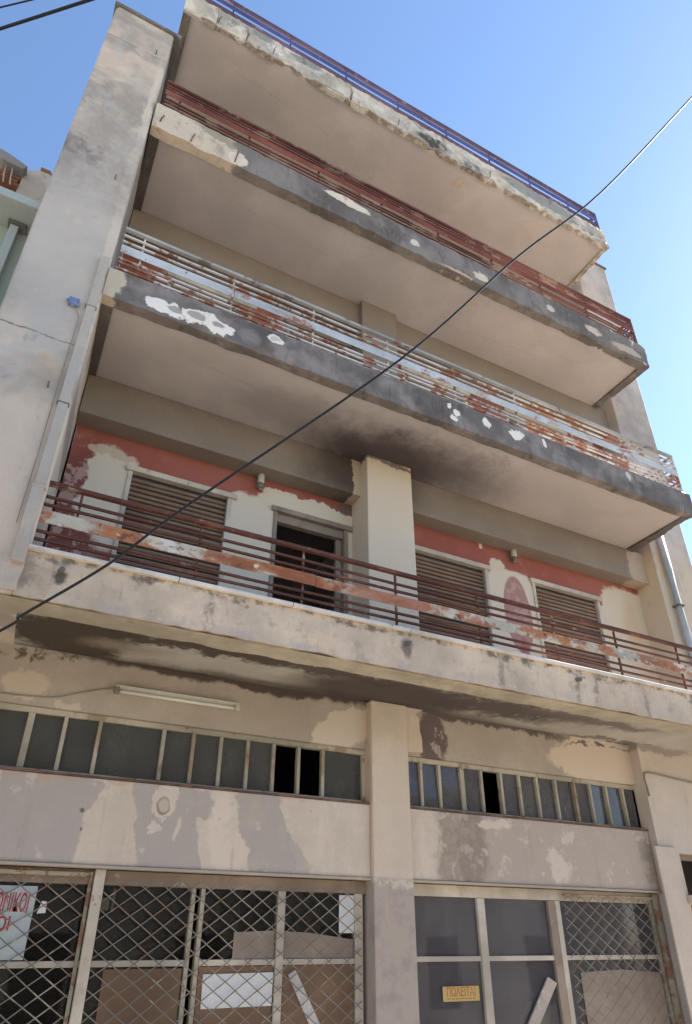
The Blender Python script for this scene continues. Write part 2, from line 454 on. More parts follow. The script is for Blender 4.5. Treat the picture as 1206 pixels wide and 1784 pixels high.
m_fascia3 = M('fascia_blackened_upper', (0.17, 0.158, 0.15), [
    NO(1.3, 0.46, 0.62, (0.24, 0.225, 0.215), 0.85),
    NO(2.4, 0.56, 0.7, (0.085, 0.08, 0.075), 0.6, (2.5, 2.5, 0.5)),
    BL('xz', (0.35, 11.10), (0.58, 0.6), (0.56, 0.50, 0.41), 0.08, 1.0, 0.9, h=0.6),
    BL('xz', (0.92, 11.06), (0.14, 0.15), (0.66, 0.60, 0.51), 0.15, 1.0, 0.4, h=0.6),
    BL('xz', (0.65, 11.33), (0.3, 0.08), (0.22, 0.21, 0.15), 0.6, 0.7, 0.8),
    BL('xz', (2.50, 11.30), (0.36, 0.085), (0.66, 0.61, 0.52), 0.15, 1.0, 0.4, rot=-3, h=1.3),
    BL('xz', (3.58, 11.14), (0.08, 0.09), (0.62, 0.58, 0.52), 0.15, 1.0, 0.8, h=1.3),
    BL('xz', (4.72, 11.10), (0.14, 0.08), (0.62, 0.55, 0.45), 0.15, 1.0, 0.8, h=1.3),
    BL('xz', (4.3, 10.95), (0.3, 0.04), (0.5, 0.40, 0.30), 0.3, 0.9, 0.5, h=1.3),
    BL('xz', (6.12, 11.18), (0.10, 0.07), (0.58, 0.54, 0.5), 0.25, 0.9, 0.4, h=1.3),
    BL('xz', (7.02, 11.14), (0.2, 0.09), (0.56, 0.50, 0.44), 0.25, 0.9, 0.5, h=1.3),
    BL('xz', (7.75, 11.08), (0.35, 0.09), (0.44, 0.39, 0.32), 0.4, 0.9, 0.6, h=1.3),
    NO(3.2, 0.54, 0.68, (0.27, 0.235, 0.195), 0.6, (1.6, 1.6, 0.8)), NO(9.0, 0.60, 0.70, (0.16, 0.14, 0.12), 0.5),
], bump=0.65, tint=(1.06, 0.97, 0.90))
m_fascia4 = M('fascia_spalled', (0.52, 0.455, 0.37), [
    NO(2.6, 0.45, 0.60, (0.66, 0.60, 0.51), 0.8),
    NO(3.5, 0.56, 0.68, (0.34, 0.28, 0.22), 0.7),
    NO(3.0, 0.62, 0.72, (0.20, 0.19, 0.165), 0.8, (1, 1, 2)),
    BL('xz', (1.05, 14.45), (0.16, 0.13), (0.24, 0.25, 0.22), 0.3, 0.95, 0.5, h=0.5),
    BL('xz', (1.75, 14.42), (0.28, 0.10), (0.24, 0.25, 0.22), 0.3, 0.95, 0.5, h=0.5),
    BL('xz', (1.25, 14.25), (0.14, 0.12), (0.72, 0.67, 0.58), 0.3, 0.95, 0.5),
    BL('xz', (4.12, 14.22), (0.33, 0.17), (0.06, 0.055, 0.05), 0.5, 0.95, 0.9, tex=(5, 0.30, 0.5)),
    BL('xz', (4.98, 14.12), (0.22, 0.13), (0.075, 0.07, 0.06), 0.5, 0.9, 0.8, tex=(7, 0.38, 0.55)),
    BL('xz', (6.5, 14.36), (0.9, 0.17), (0.27, 0.26, 0.245), 0.35, 0.95, 0.6, h=0.4),
    BL('xz', (7.6, 14.2), (0.4, 0.08), (0.16, 0.145, 0.125), 0.5, 0.8, 0.8, tex=(6, 0.4, 0.55)),
    BL('xz', (3.9, 14.03), (5.0, 0.03), (0.23, 0.16, 0.11), 0.9, 0.7, 0.7),
    BL('xz', (0.35, 14.2), (0.008, 0.3), (0.12, 0.10, 0.085), 0.8, 0.9, 0.25),
    BL('xz', (0.80, 14.2), (0.008, 0.3), (0.12, 0.10, 0.085), 0.8, 0.9, 0.25),
    BL('xz', (2.55, 14.2), (0.010, 0.3), (0.12, 0.10, 0.085), 0.8, 0.9, 0.25),
    NO(2.0, 0.50, 0.66, (0.33, 0.30, 0.265), 0.65), NO(3.6, 0.58, 0.68, (0.15, 0.13, 0.11), 0.65, (2.2, 2.2, 0.8)),
], bump=0.6)
m_beam = M('beam_grey', (0.33, 0.30, 0.26), [
    NO(0.9, 0.45, 0.65, (0.29, 0.26, 0.225), 0.7),
    BL('xz', (3.3, 7.70), (0.75, 0.45), (0.085, 0.068, 0.06), 1.3, 0.9, 1.3),
    BL('xz', (8.3, 7.6), (0.22, 0.6), CREAM, 0.4, 0.95, 0.8),
    BL('xz', (3.31, 7.6), (0.12, 0.6), (0.62, 0.56, 0.45), 0.15, 0.95, 0.5, p=6),
], bump=0.12, var=0.06, tint=(0.83, 0.73, 0.67))
m_pillar = M('pillar_cream', (0.66, 0.61, 0.535), [
    NO(0.9, 0.45, 0.65, (0.61, 0.555, 0.475), 0.8),
    NO(2.0, 0.6, 0.75, (0.56, 0.49, 0.40), 0.5, (2, 2, 0.5)),
    BL('yz', (1.2, 6.8), (0.5, 2.0), (0.60, 0.53, 0.42), 0.6, 0.6, 0.5),
    BL('xz', (3.63, 7.88), (0.6, 0.035), (0.16, 0.13, 0.11), 0.7, 0.9, 0.9),
], bump=0.12, var=0.05, tint=(1.09, 0.985, 0.90))
REDD = (0.25, 0.075, 0.065)
m_redwall = M('red_wall', (0.325, 0.108, 0.085), [
    NO(1.0, 0.45, 0.65, (0.37, 0.135, 0.105), 0.7),
    NO(5.0, 0.6, 0.72, (0.42, 0.22, 0.18), 0.35),
    BL('xz', (0.05, 6.25), (0.42, 0.75), (0.20, 0.072, 0.066), 0.6, 0.9, 0.8),
    BL('xz', (0.05, 6.3), (0.42, 0.85), (0.46, 0.33, 0.30), 0.6, 0.85, 1.0, tex=(8, 0.50, 0.56)),
    BL('xz', (0.36, 6.70), (0.28, 0.50), (0.66, 0.61, 0.53), 0.18, 1.0, 1.1, p=3), BL('xz', (0.42, 6.25), (0.16, 0.3), (0.66, 0.61, 0.53), 0.5, 1.0, 1.1),
    BL('xz', (0.30, 7.12), (0.24, 0.07), (0.56, 0.45, 0.38), 0.2, 0.9, 0.9),
    BL('xz', (0.30, 5.5), (0.35, 0.30), (0.50, 0.45, 0.46), 0.5, 0.7, 1.0, tex=(6, 0.45, 0.55)),
    BL('xz', (1.99, 6.0), (0.36, 1.10), (0.66, 0.605, 0.52), 0.05, 1.0, 0.45, p=6),
    BL('xz', (2.35, 7.13), (0.34, 0.13), (0.66, 0.58, 0.49), 0.14, 1.0, 0.9),
    BL('xz', (2.85, 7.10), (0.75, 0.13), (0.66, 0.605, 0.52), 0.14, 1.0, 0.7),
    BL('xz', (3.35, 6.1), (0.25, 1.05), (0.64, 0.58, 0.48), 0.06, 1.0, 0.4, p=6),
    BL('xz', (3.25, 7.32), (0.16, 0.12), (0.14, 0.11, 0.10), 0.6, 0.85, 0.9, tex=(9, 0.4, 0.55)),
    BL('xz', (5.82, 6.0), (0.42, 1.04), (0.62, 0.565, 0.49), 0.05, 1.0, 0.25, p=7),
    BL('xz', (5.62, 7.08), (0.16, 0.10), (0.60, 0.54, 0.47), 0.2, 1.0, 0.6),
    BL('xz', (5.36, 7.33), (0.035, 0.05), (0.62, 0.56, 0.48), 0.3, 1.0, 0.4),
    BL('xz', (5.88, 6.38), (0.24, 0.58), (0.33, 0.155, 0.155), 0.08, 0.85, 0.10),
    BL('xz', (5.88, 6.45), (0.20, 0.45), (0.50, 0.36, 0.34), 0.6, 0.7, 0.6, tex=(8, 0.47, 0.58)),
    BL('xz', (5.92, 5.6), (0.09, 0.45), (0.36, 0.12, 0.12), 0.4, 0.8, 0.4),
    BL('xz', (8.15, 6.2), (0.62, 1.06), (0.62, 0.545, 0.44), 0.06, 1.0, 0.7, p=5),
    BL('xz', (7.95, 5.3), (0.6, 0.3), (0.50, 0.27, 0.23), 0.5, 0.6, 0.8, tex=(4, 0.42, 0.55)),
    BL('xz', (8.15, 6.6), (0.16, 0.5), (0.62, 0.43, 0.26), 0.9, 0.5, 0.9),
], bump=0.16, var=0.05, tint=(1.06, 0.98, 0.88))
m_endwall = M('end_wall_plaster', (0.46, 0.425, 0.395), [
    NO(0.8, 0.45, 0.62, (0.52, 0.47, 0.425), 0.8),
    NO(3.0, 0.55, 0.68, (0.38, 0.36, 0.345), 0.6, (1.6, 1.6, 0.4)),
    BL('yz', (1.2, 6.6), (0.5, 1.4), (0.60, 0.50, 0.37), 0.7, 0.8, 0.6),
    NO(2.5, 0.58, 0.72, (0.36, 0.33, 0.30), 0.6, (1.5, 1.5, 0.6)),
    BL('xz', (8.5, 9.6), (0.10, 1.4), (0.33, 0.30, 0.29), 0.8, 0.6, 0.8),
], bump=0.3, tint=(1.05, 0.985, 0.93))
m_lower = M('lower_wall', (0.44, 0.40, 0.335), [
    NO(0.9, 0.45, 0.62, (0.40, 0.36, 0.295), 0.7),
    BL('xz', (0.05, 4.35), (0.20, 0.13), (0.58, 0.51, 0.41), 0.3, 0.9, 1.0, h=0.5),
    BL('xz', (0.42, 4.22), (0.09, 0.035), (0.60, 0.54, 0.44), 0.3, 0.9, 0.7, h=0.5),
    BL('xz', (3.05, 4.36), (0.40, 0.17), (0.60, 0.54, 0.45), 0.12, 1.0, 0.8, rot=25),
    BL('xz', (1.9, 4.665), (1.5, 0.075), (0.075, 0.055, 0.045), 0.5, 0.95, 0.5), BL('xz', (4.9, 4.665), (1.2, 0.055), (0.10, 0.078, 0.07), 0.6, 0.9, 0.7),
    BL('xz', (0.1, 4.62), (0.35, 0.05), (0.10, 0.08, 0.06), 0.6, 0.9, 0.8, tex=(8, 0.4, 0.55)),
    BL('xz', (4.12, 4.40), (0.18, 0.27), (0.13, 0.10, 0.10), 0.35, 0.92, 0.8),
    BL('xz', (4.20, 4.35), (0.06, 0.14), (0.50, 0.45, 0.40), 0.3, 0.7, 0.9, tex=(14, 0.47, 0.56)),
    BL('xz', (6.6, 4.42), (0.85, 0.30), (0.62, 0.545, 0.45), 0.15, 1.0, 0.9),
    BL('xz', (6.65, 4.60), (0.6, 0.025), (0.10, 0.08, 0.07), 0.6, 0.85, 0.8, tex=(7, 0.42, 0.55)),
], bump=0.2, var=0.07, tint=(1.05, 0.965, 0.91))
GP = (0.415, 0.39, 0.355)
m_lintel = M('lintel_patched', (0.63, 0.57, 0.48), [
    NO(1.3, 0.45, 0.62, (0.57, 0.52, 0.44), 0.8),
    NO(2.2, 0.56, 0.68, (0.66, 0.58, 0.48), 0.6, (2.2, 2.2, 0.5)),
    BL('xz', (0.36, 3.26), (0.33, 0.52), GP, 0.09, 1.0, 0.45, p=6, h=0.35),
    BL('xz', (0.66, 3.50), (0.12, 0.14), GP, 0.15, 1.0, 0.8, rot=-30, p=4),
    BL('xz', (1.38, 3.22), (0.26, 0.60), GP, 0.09, 1.0, 0.55, rot=12, p=5, h=0.35),
    BL('xz', (1.55, 3.50), (0.22, 0.12), GP, 0.12, 1.0, 0.7, p=4),
    BL('xz', (2.27, 3.28), (0.20, 0.62), GP, 0.10, 1.0, 0.7, rot=16, p=5, h=0.35),
    BL('xz', (2.45, 3.12), (0.16, 0.22), GP, 0.15, 0.9, 0.8, rot=30, p=4),
    BL('xz', (0.95, 3.35), (0.05, 0.4), (0.52, 0.46, 0.37), 1.2, 0.5, 0.6),
    BL('xz', (1.85, 3.25), (0.10, 0.4), (0.68, 0.615, 0.52), 0.7, 0.6, 0.8),
    BL('xz', (1.29, 3.44), (0.11, 0.14), (0.60, 0.55, 0.47), 0.25, 1.0, 1.0, h=0.6),
    BL('xz', (1.31, 3.45), (0.055, 0.075), (0.22, 0.19, 0.15), 0.25, 0.9, 0.25),
    BL('xz', (1.315, 3.455), (0.043, 0.060), (0.50, 0.45, 0.37), 0.25, 1.0, 0.25),
    BL('xz', (1.25, 3.25), (0.06, 0.025), (0.62, 0.58, 0.5), 0.3, 0.9, 0.9, h=0.6),
    BL('xz', (1.47, 3.28), (0.016, 0.09), (0.62, 0.58, 0.5), 0.4, 0.8, 0.4, rot=-10),
    BL('xz', (0.68, 3.38), (0.018, 0.018), (0.14, 0.12, 0.10), 0.7, 0.9, 0.3),
    BL('xz', (0.69, 3.24), (0.012, 0.012), (0.14, 0.12, 0.10), 0.7, 0.9, 0.3),
    BL('xz', (5.75, 3.30), (1.50, 0.6), (0.43, 0.385, 0.335), 0.03, 1.0, 0.5, p=8),
    BL('xz', (4.35, 3.36), (0.30, 0.44), (0.285, 0.25, 0.21), 0.4, 0.95, 1.0, p=4, tex=(7, 0.34, 0.5)),
    BL('xz', (4.20, 3.30), (0.10, 0.40), (0.36, 0.32, 0.27), 0.3, 0.9, 1.2, p=4, tex=(14, 0.42, 0.52)),
    BL('xz', (4.80, 3.57), (0.24, 0.06), (0.60, 0.54, 0.46), 0.25, 1.0, 0.9, h=0.5),
    BL('xz', (5.62, 3.20), (0.16, 0.15), (0.60, 0.555, 0.49), 0.5, 0.9, 1.3, h=0.3),
    BL('xz', (5.80, 3.47), (0.09, 0.045), (0.58, 0.54, 0.48), 0.4, 0.8, 0.9, rot=25),
    BL('xz', (6.95, 3.3), (0.10, 0.4), (0.30, 0.265, 0.225), 0.6, 0.8, 0.7, tex=(5, 0.4, 0.6)),
    NO(2.2, 0.60, 0.72, (0.34, 0.30, 0.26), 0.35, (4, 4, 0.35)),
    BL('xz', (1.2, 3.635), (2.4, 0.03), (0.50, 0.34, 0.22), 0.9, 0.55, 0.5, tex=(3, 0.45, 0.6)),
    NO(14.0, 0.64, 0.74, (0.30, 0.27, 0.23), 0.4),
    NO(4.5, 0.52, 0.68, (0.50, 0.45, 0.38), 0.45),
    NO(5.5, 0.60, 0.68, (0.66, 0.62, 0.55), 0.45),
], bump=0.5, var=0.06, tint=(1.065, 0.97, 0.925))
m_column = M('column_plaster', (0.61, 0.55, 0.465), [
    NO(1.2, 0.45, 0.62, (0.57, 0.51, 0.42), 0.8),
    BL('yz', (1.2, 3.7), (0.16, 0.8), (0.54, 0.40, 0.32), 0.3, 0.8, 0.2, p=6),
    BL('xz', (3.5, 1.4), (0.9, 1.60), (0.41, 0.37, 0.335), 0.02, 1.0, 0.12, p=8),
    BL('xz', (3.5, 1.4), (0.9, 1.55), (0.30, 0.27, 0.25), 0.1, 0.6, 0.3, p=8, tex=(5, 0.45, 0.65)),
    BL('xz', (3.55, 2.98), (0.3, 0.035), (0.62, 0.58, 0.52), 0.7, 0.7, 0.6, tex=(9, 0.45, 0.6)),
    NO(2.6, 0.62, 0.74, (0.47, 0.41, 0.34), 0.6, (2.5, 2.5, 0.4)),
], bump=0.25, var=0.06, tint=(1.075, 0.975, 0.90))
m_sidewall = M('side_wall_pink', (0.60, 0.50, 0.415), [
    NO(1.2, 0.45, 0.62, (0.55, 0.46, 0.38), 0.7),
    BL('xz', (7.5, 4.62), (0.6, 0.05), (0.25, 0.21, 0.19), 0.8, 0.7, 0.7),
    NO(2.6, 0.62, 0.74, (0.44, 0.37, 0.31), 0.6, (2.0, 2.0, 0.5)),
], bump=0.25, var=0.07)
m_rustsill = M('sill_rusty', (0.15, 0.085, 0.055), [NO(5, 0.5, 0.62, (0.27, 0.13, 0.07), 0.8), NO(3, 0.6, 0.7, (0.45, 0.38, 0.28), 0.7)], rough=0.8, bump=0.4)
m_lip1 = M('slab_lip_cream', (0.52, 0.44, 0.325), [NO(2.4, 0.5, 0.66, (0.36, 0.30, 0.22), 0.7), NO(8, 0.6, 0.72, (0.2, 0.16, 0.12), 0.5)], bump=0.3)
m_marble = M('marble_edge', (0.70, 0.67, 0.63), [NO(3, 0.55, 0.7, (0.36, 0.33, 0.30), 0.7, (1, 1, 3)), NO(14, 0.62, 0.7, (0.2, 0.18, 0.16), 0.6)], rough=0.5, bump=0.1, tint=(1.05, 0.98, 0.9))
m_coping = M('coping_dark', (0.16, 0.15, 0.14), [NO(3, 0.5, 0.66, (0.3, 0.28, 0.25), 0.7)])
m_roof = M('roof_screed', (0.36, 0.34, 0.31), [])
m_pipe = M('pipe_pale', (0.475, 0.425, 0.365), [NO(1.4, 0.5, 0.66, (0.40, 0.395, 0.39), 0.8, (1, 1, 0.6)), NO(5, 0.55, 0.7, (0.34, 0.31, 0.28), 0.5, (1, 1, 0.3)), NO(6, 0.66, 0.74, (0.3, 0.27, 0.24), 0.6, (1, 1, 0.4))], rough=0.5, bump=0.08, var=0.06, tint=(1.06, 1.0, 0.93))
m_pipe_blue = M('pipe_bluegrey', (0.44, 0.45, 0.47), [NO(2, 0.5, 0.7, (0.42, 0.43, 0.46), 0.7, (1, 1, 0.5))], rough=0.5, bump=0.08)
m_rail1 = M('rail_rust_brown', (0.135, 0.052, 0.034), [
    NO(5, 0.55, 0.68, (0.25, 0.10, 0.05), 0.7, (0.6, 1, 1)), NO(9, 0.62, 0.70, (0.42, 0.30, 0.20), 0.6, (0.7, 1, 1)),
    NO(3, 0.6, 0.7, (0.05, 0.03, 0.025), 0.7, (0.5, 1, 1))], rough=0.7, bump=0.2, bscale=60)
m_flat1 = M('flat_bar_peeling', (0.60, 0.53, 0.41), [
    NO(1.5, 0.47, 0.53, (0.42, 0.165, 0.065), 0.95, (0.8, 1, 1.4), 6, 0.7),
    NO(3.2, 0.52, 0.60, (0.28, 0.095, 0.045), 0.85, (0.7, 1, 1.5), 6, 0.7),
    NO(9, 0.60, 0.66, (0.14, 0.06, 0.035), 0.8, (0.8, 1, 1)),
    BL('xz', (3.3, 5.33), (0.8, 0.3), (0.40, 0.145, 0.075), 0.5, 0.8, 1.2, tex=(5, 0.35, 0.5)),
    NO(4, 0.62, 0.66, (0.68, 0.63, 0.54), 0.9, (0.7, 1, 1))], rough=0.75, bump=0.3)
m_post1 = M('post_rust', (0.17, 0.065, 0.04), [NO(7, 0.55, 0.62, (0.50, 0.41, 0.31), 0.8, (1, 1, 0.8)), NO(4, 0.58, 0.7, (0.06, 0.035, 0.03), 0.7)], rough=0.7, bump=0.2)
m_rail2 = M('rail_white_rusted', (0.66, 0.61, 0.56), [
    NO(2.0, 0.50, 0.55, (0.34, 0.13, 0.065), 0.95, (1.2, 1, 1), 6, 0.7), NO(6, 0.56, 0.62, (0.20, 0.07, 0.04), 0.85, (1, 1, 1))], rough=0.65, bump=0.2)
m_flat2 = M('flat_bar_pale_blue', (0.60, 0.60, 0.60), [
    NO(3.0, 0.55, 0.61, (0.34, 0.13, 0.065), 0.95, (0.8, 1, 1.6), 6, 0.7), NO(9, 0.66, 0.70, (0.12, 0.06, 0.04), 0.9, (1.2, 1, 0.6)),
    BL('xz', (6.4, 8.65), (2.4, 0.3), (0.55, 0.53, 0.46), 0.7, 0.6, 1.2, tex=(4, 0.42, 0.55))], rough=0.55, bump=0.2)
m_top2 = M('top_rail_grey', (0.42, 0.41, 0.38), [NO(4, 0.54, 0.62, (0.16, 0.13, 0.11), 0.85, (1, 1, 1)), NO(6, 0.62, 0.68, (0.30, 0.13, 0.07), 0.7)], rough=0.6, bump=0.2)
m_rail3 = M('rail_dark_red', (0.16, 0.062, 0.045), [NO(4, 0.54, 0.62, (0.34, 0.24, 0.18), 0.6, (0.7, 1, 1)), NO(3, 0.6, 0.7, (0.07, 0.035, 0.03), 0.7, (0.5, 1, 1))], rough=0.6, bump=0.15)
m_flat3 = M('flat_bar_wine', (0.215, 0.066, 0.050), [NO(1.6, 0.5, 0.62, (0.27, 0.10, 0.075), 0.8, (0.6, 1, 1.4)), NO(6, 0.66, 0.70, (0.40, 0.28, 0.24), 0.5, (0.8, 1, 1))], rough=0.85, spec=0.1, bump=0.12)
m_rail4 = M('rail_violet', (0.12, 0.08, 0.13), [NO(5, 0.58, 0.66, (0.30, 0.25, 0.28), 0.6, (0.8, 1, 1))], rough=0.6, bump=0.15)
m_flat4 = M('flat_bar_blue_violet', (0.085, 0.078, 0.205), [NO(1.4, 0.5, 0.62, (0.11, 0.085, 0.17), 0.8, (0.6, 1, 1.4)), NO(8, 0.68, 0.72, (0.28, 0.2, 0.25), 0.5)], rough=0.5, bump=0.1)
m_slat = M('slat_brown', (0.265, 0.170, 0.115), [NO(2.0, 0.5, 0.64, (0.20, 0.125, 0.09), 0.8, (0.7, 1, 1)), NO(6, 0.62, 0.7, (0.30, 0.235, 0.175), 0.6, (0.5, 1, 2)), BL('xz', (4, 5.3), (8, 0.6), (0.215, 0.11, 0.085), 0.8, 0.65, 1.0)], rough=0.6, bump=0.1)
m_frame = M('frame_offwhite', (0.60, 0.55, 0.47), [NO(3, 0.55, 0.66, (0.40, 0.34, 0.27), 0.7), NO(10, 0.64, 0.70, (0.24, 0.15, 0.10), 0.6)], rough=0.6, bump=0.15, tint=(1.06, 0.99, 0.92))
m_framebrown = M('frame_weathered', (0.34, 0.26, 0.20), [NO(4, 0.5, 0.62, (0.24, 0.17, 0.12), 0.7, (1, 1, 0.5)), NO(9, 0.64, 0.7, (0.48, 0.40, 0.32), 0.6)], rough=0.7, bump=0.2)
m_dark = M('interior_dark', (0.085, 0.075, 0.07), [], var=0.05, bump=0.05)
m_interior = M('interior_wall', (0.50, 0.44, 0.41), [NO(1, 0.45, 0.6, (0.40, 0.35, 0.33), 0.7)], bump=0.05)
m_mull = M('mullion_cream', (0.47, 0.41, 0.31), [NO(4, 0.54, 0.62, (0.28, 0.20, 0.12), 0.8, (1, 1, 0.5)), NO(9, 0.62, 0.68, (0.20, 0.10, 0.05), 0.7)], rough=0.6, bump=0.2)
m_alu = M('shop_frame_pale', (0.58, 0.54, 0.47), [NO(3, 0.55, 0.66, (0.42, 0.37, 0.30), 0.7, (1, 1, 0.5)), NO(9, 0.66, 0.72, (0.30, 0.17, 0.10), 0.6)], rough=0.5, bump=0.1, tint=(1.06, 0.99, 0.92))
m_mesh = M('grille_wire', (0.29, 0.25, 0.20), [NO(6, 0.52, 0.6, (0.24, 0.15, 0.09), 0.8), NO(4, 0.60, 0.66, (0.48, 0.44, 0.36), 0.6)], rough=0.6, bump=0.1)
m_rustpost = M('grille_post_rusty', (0.42, 0.36, 0.27), [NO(5, 0.52, 0.60, (0.24, 0.12, 0.06), 0.85), NO(11, 0.58, 0.66, (0.16, 0.08, 0.05), 0.7)], rough=0.75, bump=0.4)
m_cable = M('cable_black', (0.02, 0.02, 0.021), [], rough=0.6, bump=0, var=0)
m_cablewall = M('cable_painted', (0.30, 0.26, 0.21), [], rough=0.8, bump=0)
m_card = M('brown_board', (0.24, 0.150, 0.095), [NO(1.5, 0.45, 0.62, (0.20, 0.125, 0.08), 0.8)], bump=0.05)
m_card2 = M('kraft_paper', (0.36, 0.285, 0.225), [NO(1.3, 0.45, 0.62, (0.32, 0.255, 0.20), 0.8)], bump=0.1)
m_paper = M('white_paper', (0.74, 0.73, 0.71), [NO(3, 0.5, 0.7, (0.66, 0.64, 0.61), 0.6)], rough=0.7, bump=0.05, var=0.03)
m_plank = M('pale_plank', (0.64, 0.60, 0.54), [NO(4, 0.52, 0.66, (0.52, 0.47, 0.40), 0.7, (1, 1, 1))], bump=0.1)
m_plank2 = M('grey_plank', (0.50, 0.42, 0.35), [NO(9, 0.55, 0.64, (0.68, 0.62, 0.56), 0.8)], bump=0.1)
m_signw = M('sign_white', (0.46, 0.50, 0.50), [NO(2, 0.5, 0.7, (0.38, 0.42, 0.43), 0.7)], rough=0.4, bump=0.03, var=0.03)
m_signy = M('sign_yellow', (0.60, 0.44, 0.16), [NO(9, 0.6, 0.7, (0.74, 0.62, 0.34), 0.7)], rough=0.6, bump=0.03, var=0.05)
m_redink = M('ink_red', (0.46, 0.045, 0.05), [], rough=0.6, bump=0, var=0.06)
m_orange = M('ink_orange', (0.55, 0.15, 0.05), [], rough=0.6, bump=0, var=0.06)
m_blue = M('box_blue', (0.14, 0.20, 0.36), [NO(8, 0.55, 0.68, (0.25, 0.30, 0.42), 0.6)], rough=0.5, bump=0.1)
m_lampmetal = M('lamp_metal', (0.24, 0.20, 0.15), [NO(8, 0.52, 0.64, (0.14, 0.10, 0.07), 0.8)], rough=0.5, bump=0.1)
m_lampglass = M('lamp_glass_frosted', (0.60, 0.54, 0.42), [NO(6, 0.55, 0.68, (0.48, 0.40, 0.28), 0.7)], rough=0.35, bump=0.05, spec=0.5)
m_tubelight = M('lamp_casing', (0.70, 0.66, 0.57), [NO(3, 0.58, 0.7, (0.58, 0.52, 0.42), 0.7)], rough=0.45, bump=0.05, var=0.04)
m_green = M('house_green', (0.37, 0.41, 0.345), [NO(1, 0.45, 0.65, (0.34, 0.375, 0.315), 0.7)], bump=0.1, var=0.05)
m_greenlight = M('house_green_trim', (0.40, 0.43, 0.40), [NO(2, 0.45, 0.65, (0.36, 0.39, 0.36), 0.7)], bump=0.1, var=0.04)
m_ruin = M('ruin_plaster', (0.62, 0.52, 0.42), [NO(2.5, 0.5, 0.62, (0.46, 0.38, 0.30), 0.8), NO(4, 0.6, 0.68, (0.30, 0.16, 0.10), 0.7)], bump=0.4)
m_brick = M('ruin_brick', (0.34, 0.14, 0.075), [NO(6, 0.5, 0.64, (0.24, 0.10, 0.06), 0.8)], bump=0.4)
m_conc = M('ruin_concrete', (0.38, 0.34, 0.31), [NO(4, 0.5, 0.62, (0.28, 0.25, 0.22), 0.8)], bump=0.4)
m_nb = M('neighbour_plaster', (0.46, 0.42, 0.37), [NO(2, 0.5, 0.64, (0.38, 0.35, 0.31), 0.7)])
m_tile = M('roof_tile', (0.22, 0.12, 0.09), [])
m_asph = M('road_concrete', (0.27, 0.26, 0.24), [NO(1.2, 0.45, 0.6, (0.22, 0.21, 0.195), 0.6)], bump=0.3)
m_pave = M('pavement_concrete', (0.50, 0.475, 0.43), [NO(2, 0.5, 0.64, (0.36, 0.34, 0.31), 0.7)], bump=0.2)
m_ground = M('ground_earth', (0.30, 0.27, 0.22), [NO(0.2, 0.45, 0.6, (0.22, 0.21, 0.16), 0.7)], bump=0)
m_oppo = M('opposite_plaster', (0.68, 0.62, 0.52), [NO(1.2, 0.45, 0.62, (0.60, 0.55, 0.46), 0.7)], bump=0.1)
m_shutgrn = M('opposite_shutters', (0.16, 0.13, 0.10), [], bump=0.1)

g_cler = glass('glass_clerestory_dusty', (0.40, 0.41, 0.38), 0.62, (0.125, 0.118, 0.10), 0.08)
g_clerR = glass('glass_clerestory_reflection_tint', (0.45, 0.48, 0.50), 0.60, (0.18, 0.165, 0.165), 0.05, 1.45)  # pale diffuse film stands in for the sky's reflection
g_shop = glass('glass_shop', (0.85, 0.87, 0.87), 0.02, (0.30, 0.28, 0.27), 0.02, 1.33)
g_shopR = glass('glass_shop_right', (0.62, 0.62, 0.68), 0.45, (0.19, 0.172, 0.182), 0.03)

# ------------------------------------------------------------------ ground, road, pavement
bm = bmesh.new(); box(bm, -400, 400, -400, 400, -0.6, -0.004)
structure('ground', bm, m_ground)
bm = bmesh.new(); box(bm, -120, 120, -8.6, -1.1, -0.3, 0.0)
structure('road', bm, m_asph)
bm = bmesh.new(); box(bm, -120, 120, -1.1, 1.6, -0.3, 0.12, 0.012)
structure('pavement', bm, m_pave)
bm = bmesh.new(); box(bm, -120, 120, -10.2, -8.6, -0.3, 0.12, 0.012)
structure('pavement', bm, m_pave)

# ------------------------------------------------------------------ the building
B = thing('apartment_building', (4.2, 1.2, 0.12), 'derelict four storey apartment block with stained balconies over a shuttered shop', 'building')

# left pier
bm = bmesh.new()
prev = None
for i in range(0, 113):
    z = 4.66 + 8.4 * i / 112
    def jt(k, a): return a * noise.fractal(Vector((k * 9.1, z * 2.6, 0.3)), 0.8, 2.1, 4)
    c1, c2 = 0.016 + abs(jt(1, 0.022)), 0.016 + abs(jt(2, 0.030))
    ring = [(-0.90 + jt(3, 0.004), c1), (-0.90 + c1, jt(4, 0.003)), (-0.15 - c2, jt(5, 0.003)), (-0.15 + jt(6, 0.004), c2), (-0.10, 1.45), (-0.10, 6.0), (-0.90, 6.0)]
    cur = [bm.verts.new((x, y, z)) for x, y in ring]
    if prev:
        for k in range(7): bm.faces.new((prev[k], prev[(k + 1) % 7], cur[(k + 1) % 7], cur[k]))
    else:
        bm.faces.new(cur[::-1])
    prev = cur
bm.faces.new(prev)
bmesh.ops.recalc_face_normals(bm, faces=bm.faces[:])
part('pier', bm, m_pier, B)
pbox('coping', m_coping, B, -0.93, -0.06, -0.03, 6.0, 13.062, 13.12, 0.01)

m_edge = M('edge_strip_shade', (0.13, 0.115, 0.10), [NO(2.5, 0.5, 0.66, (0.24, 0.20, 0.155), 0.7, (1, 0.6, 1)), NO(8, 0.62, 0.7, (0.07, 0.06, 0.055), 0.6)], bump=0.3)  # shadowed look of the left end strip put into a dark colour
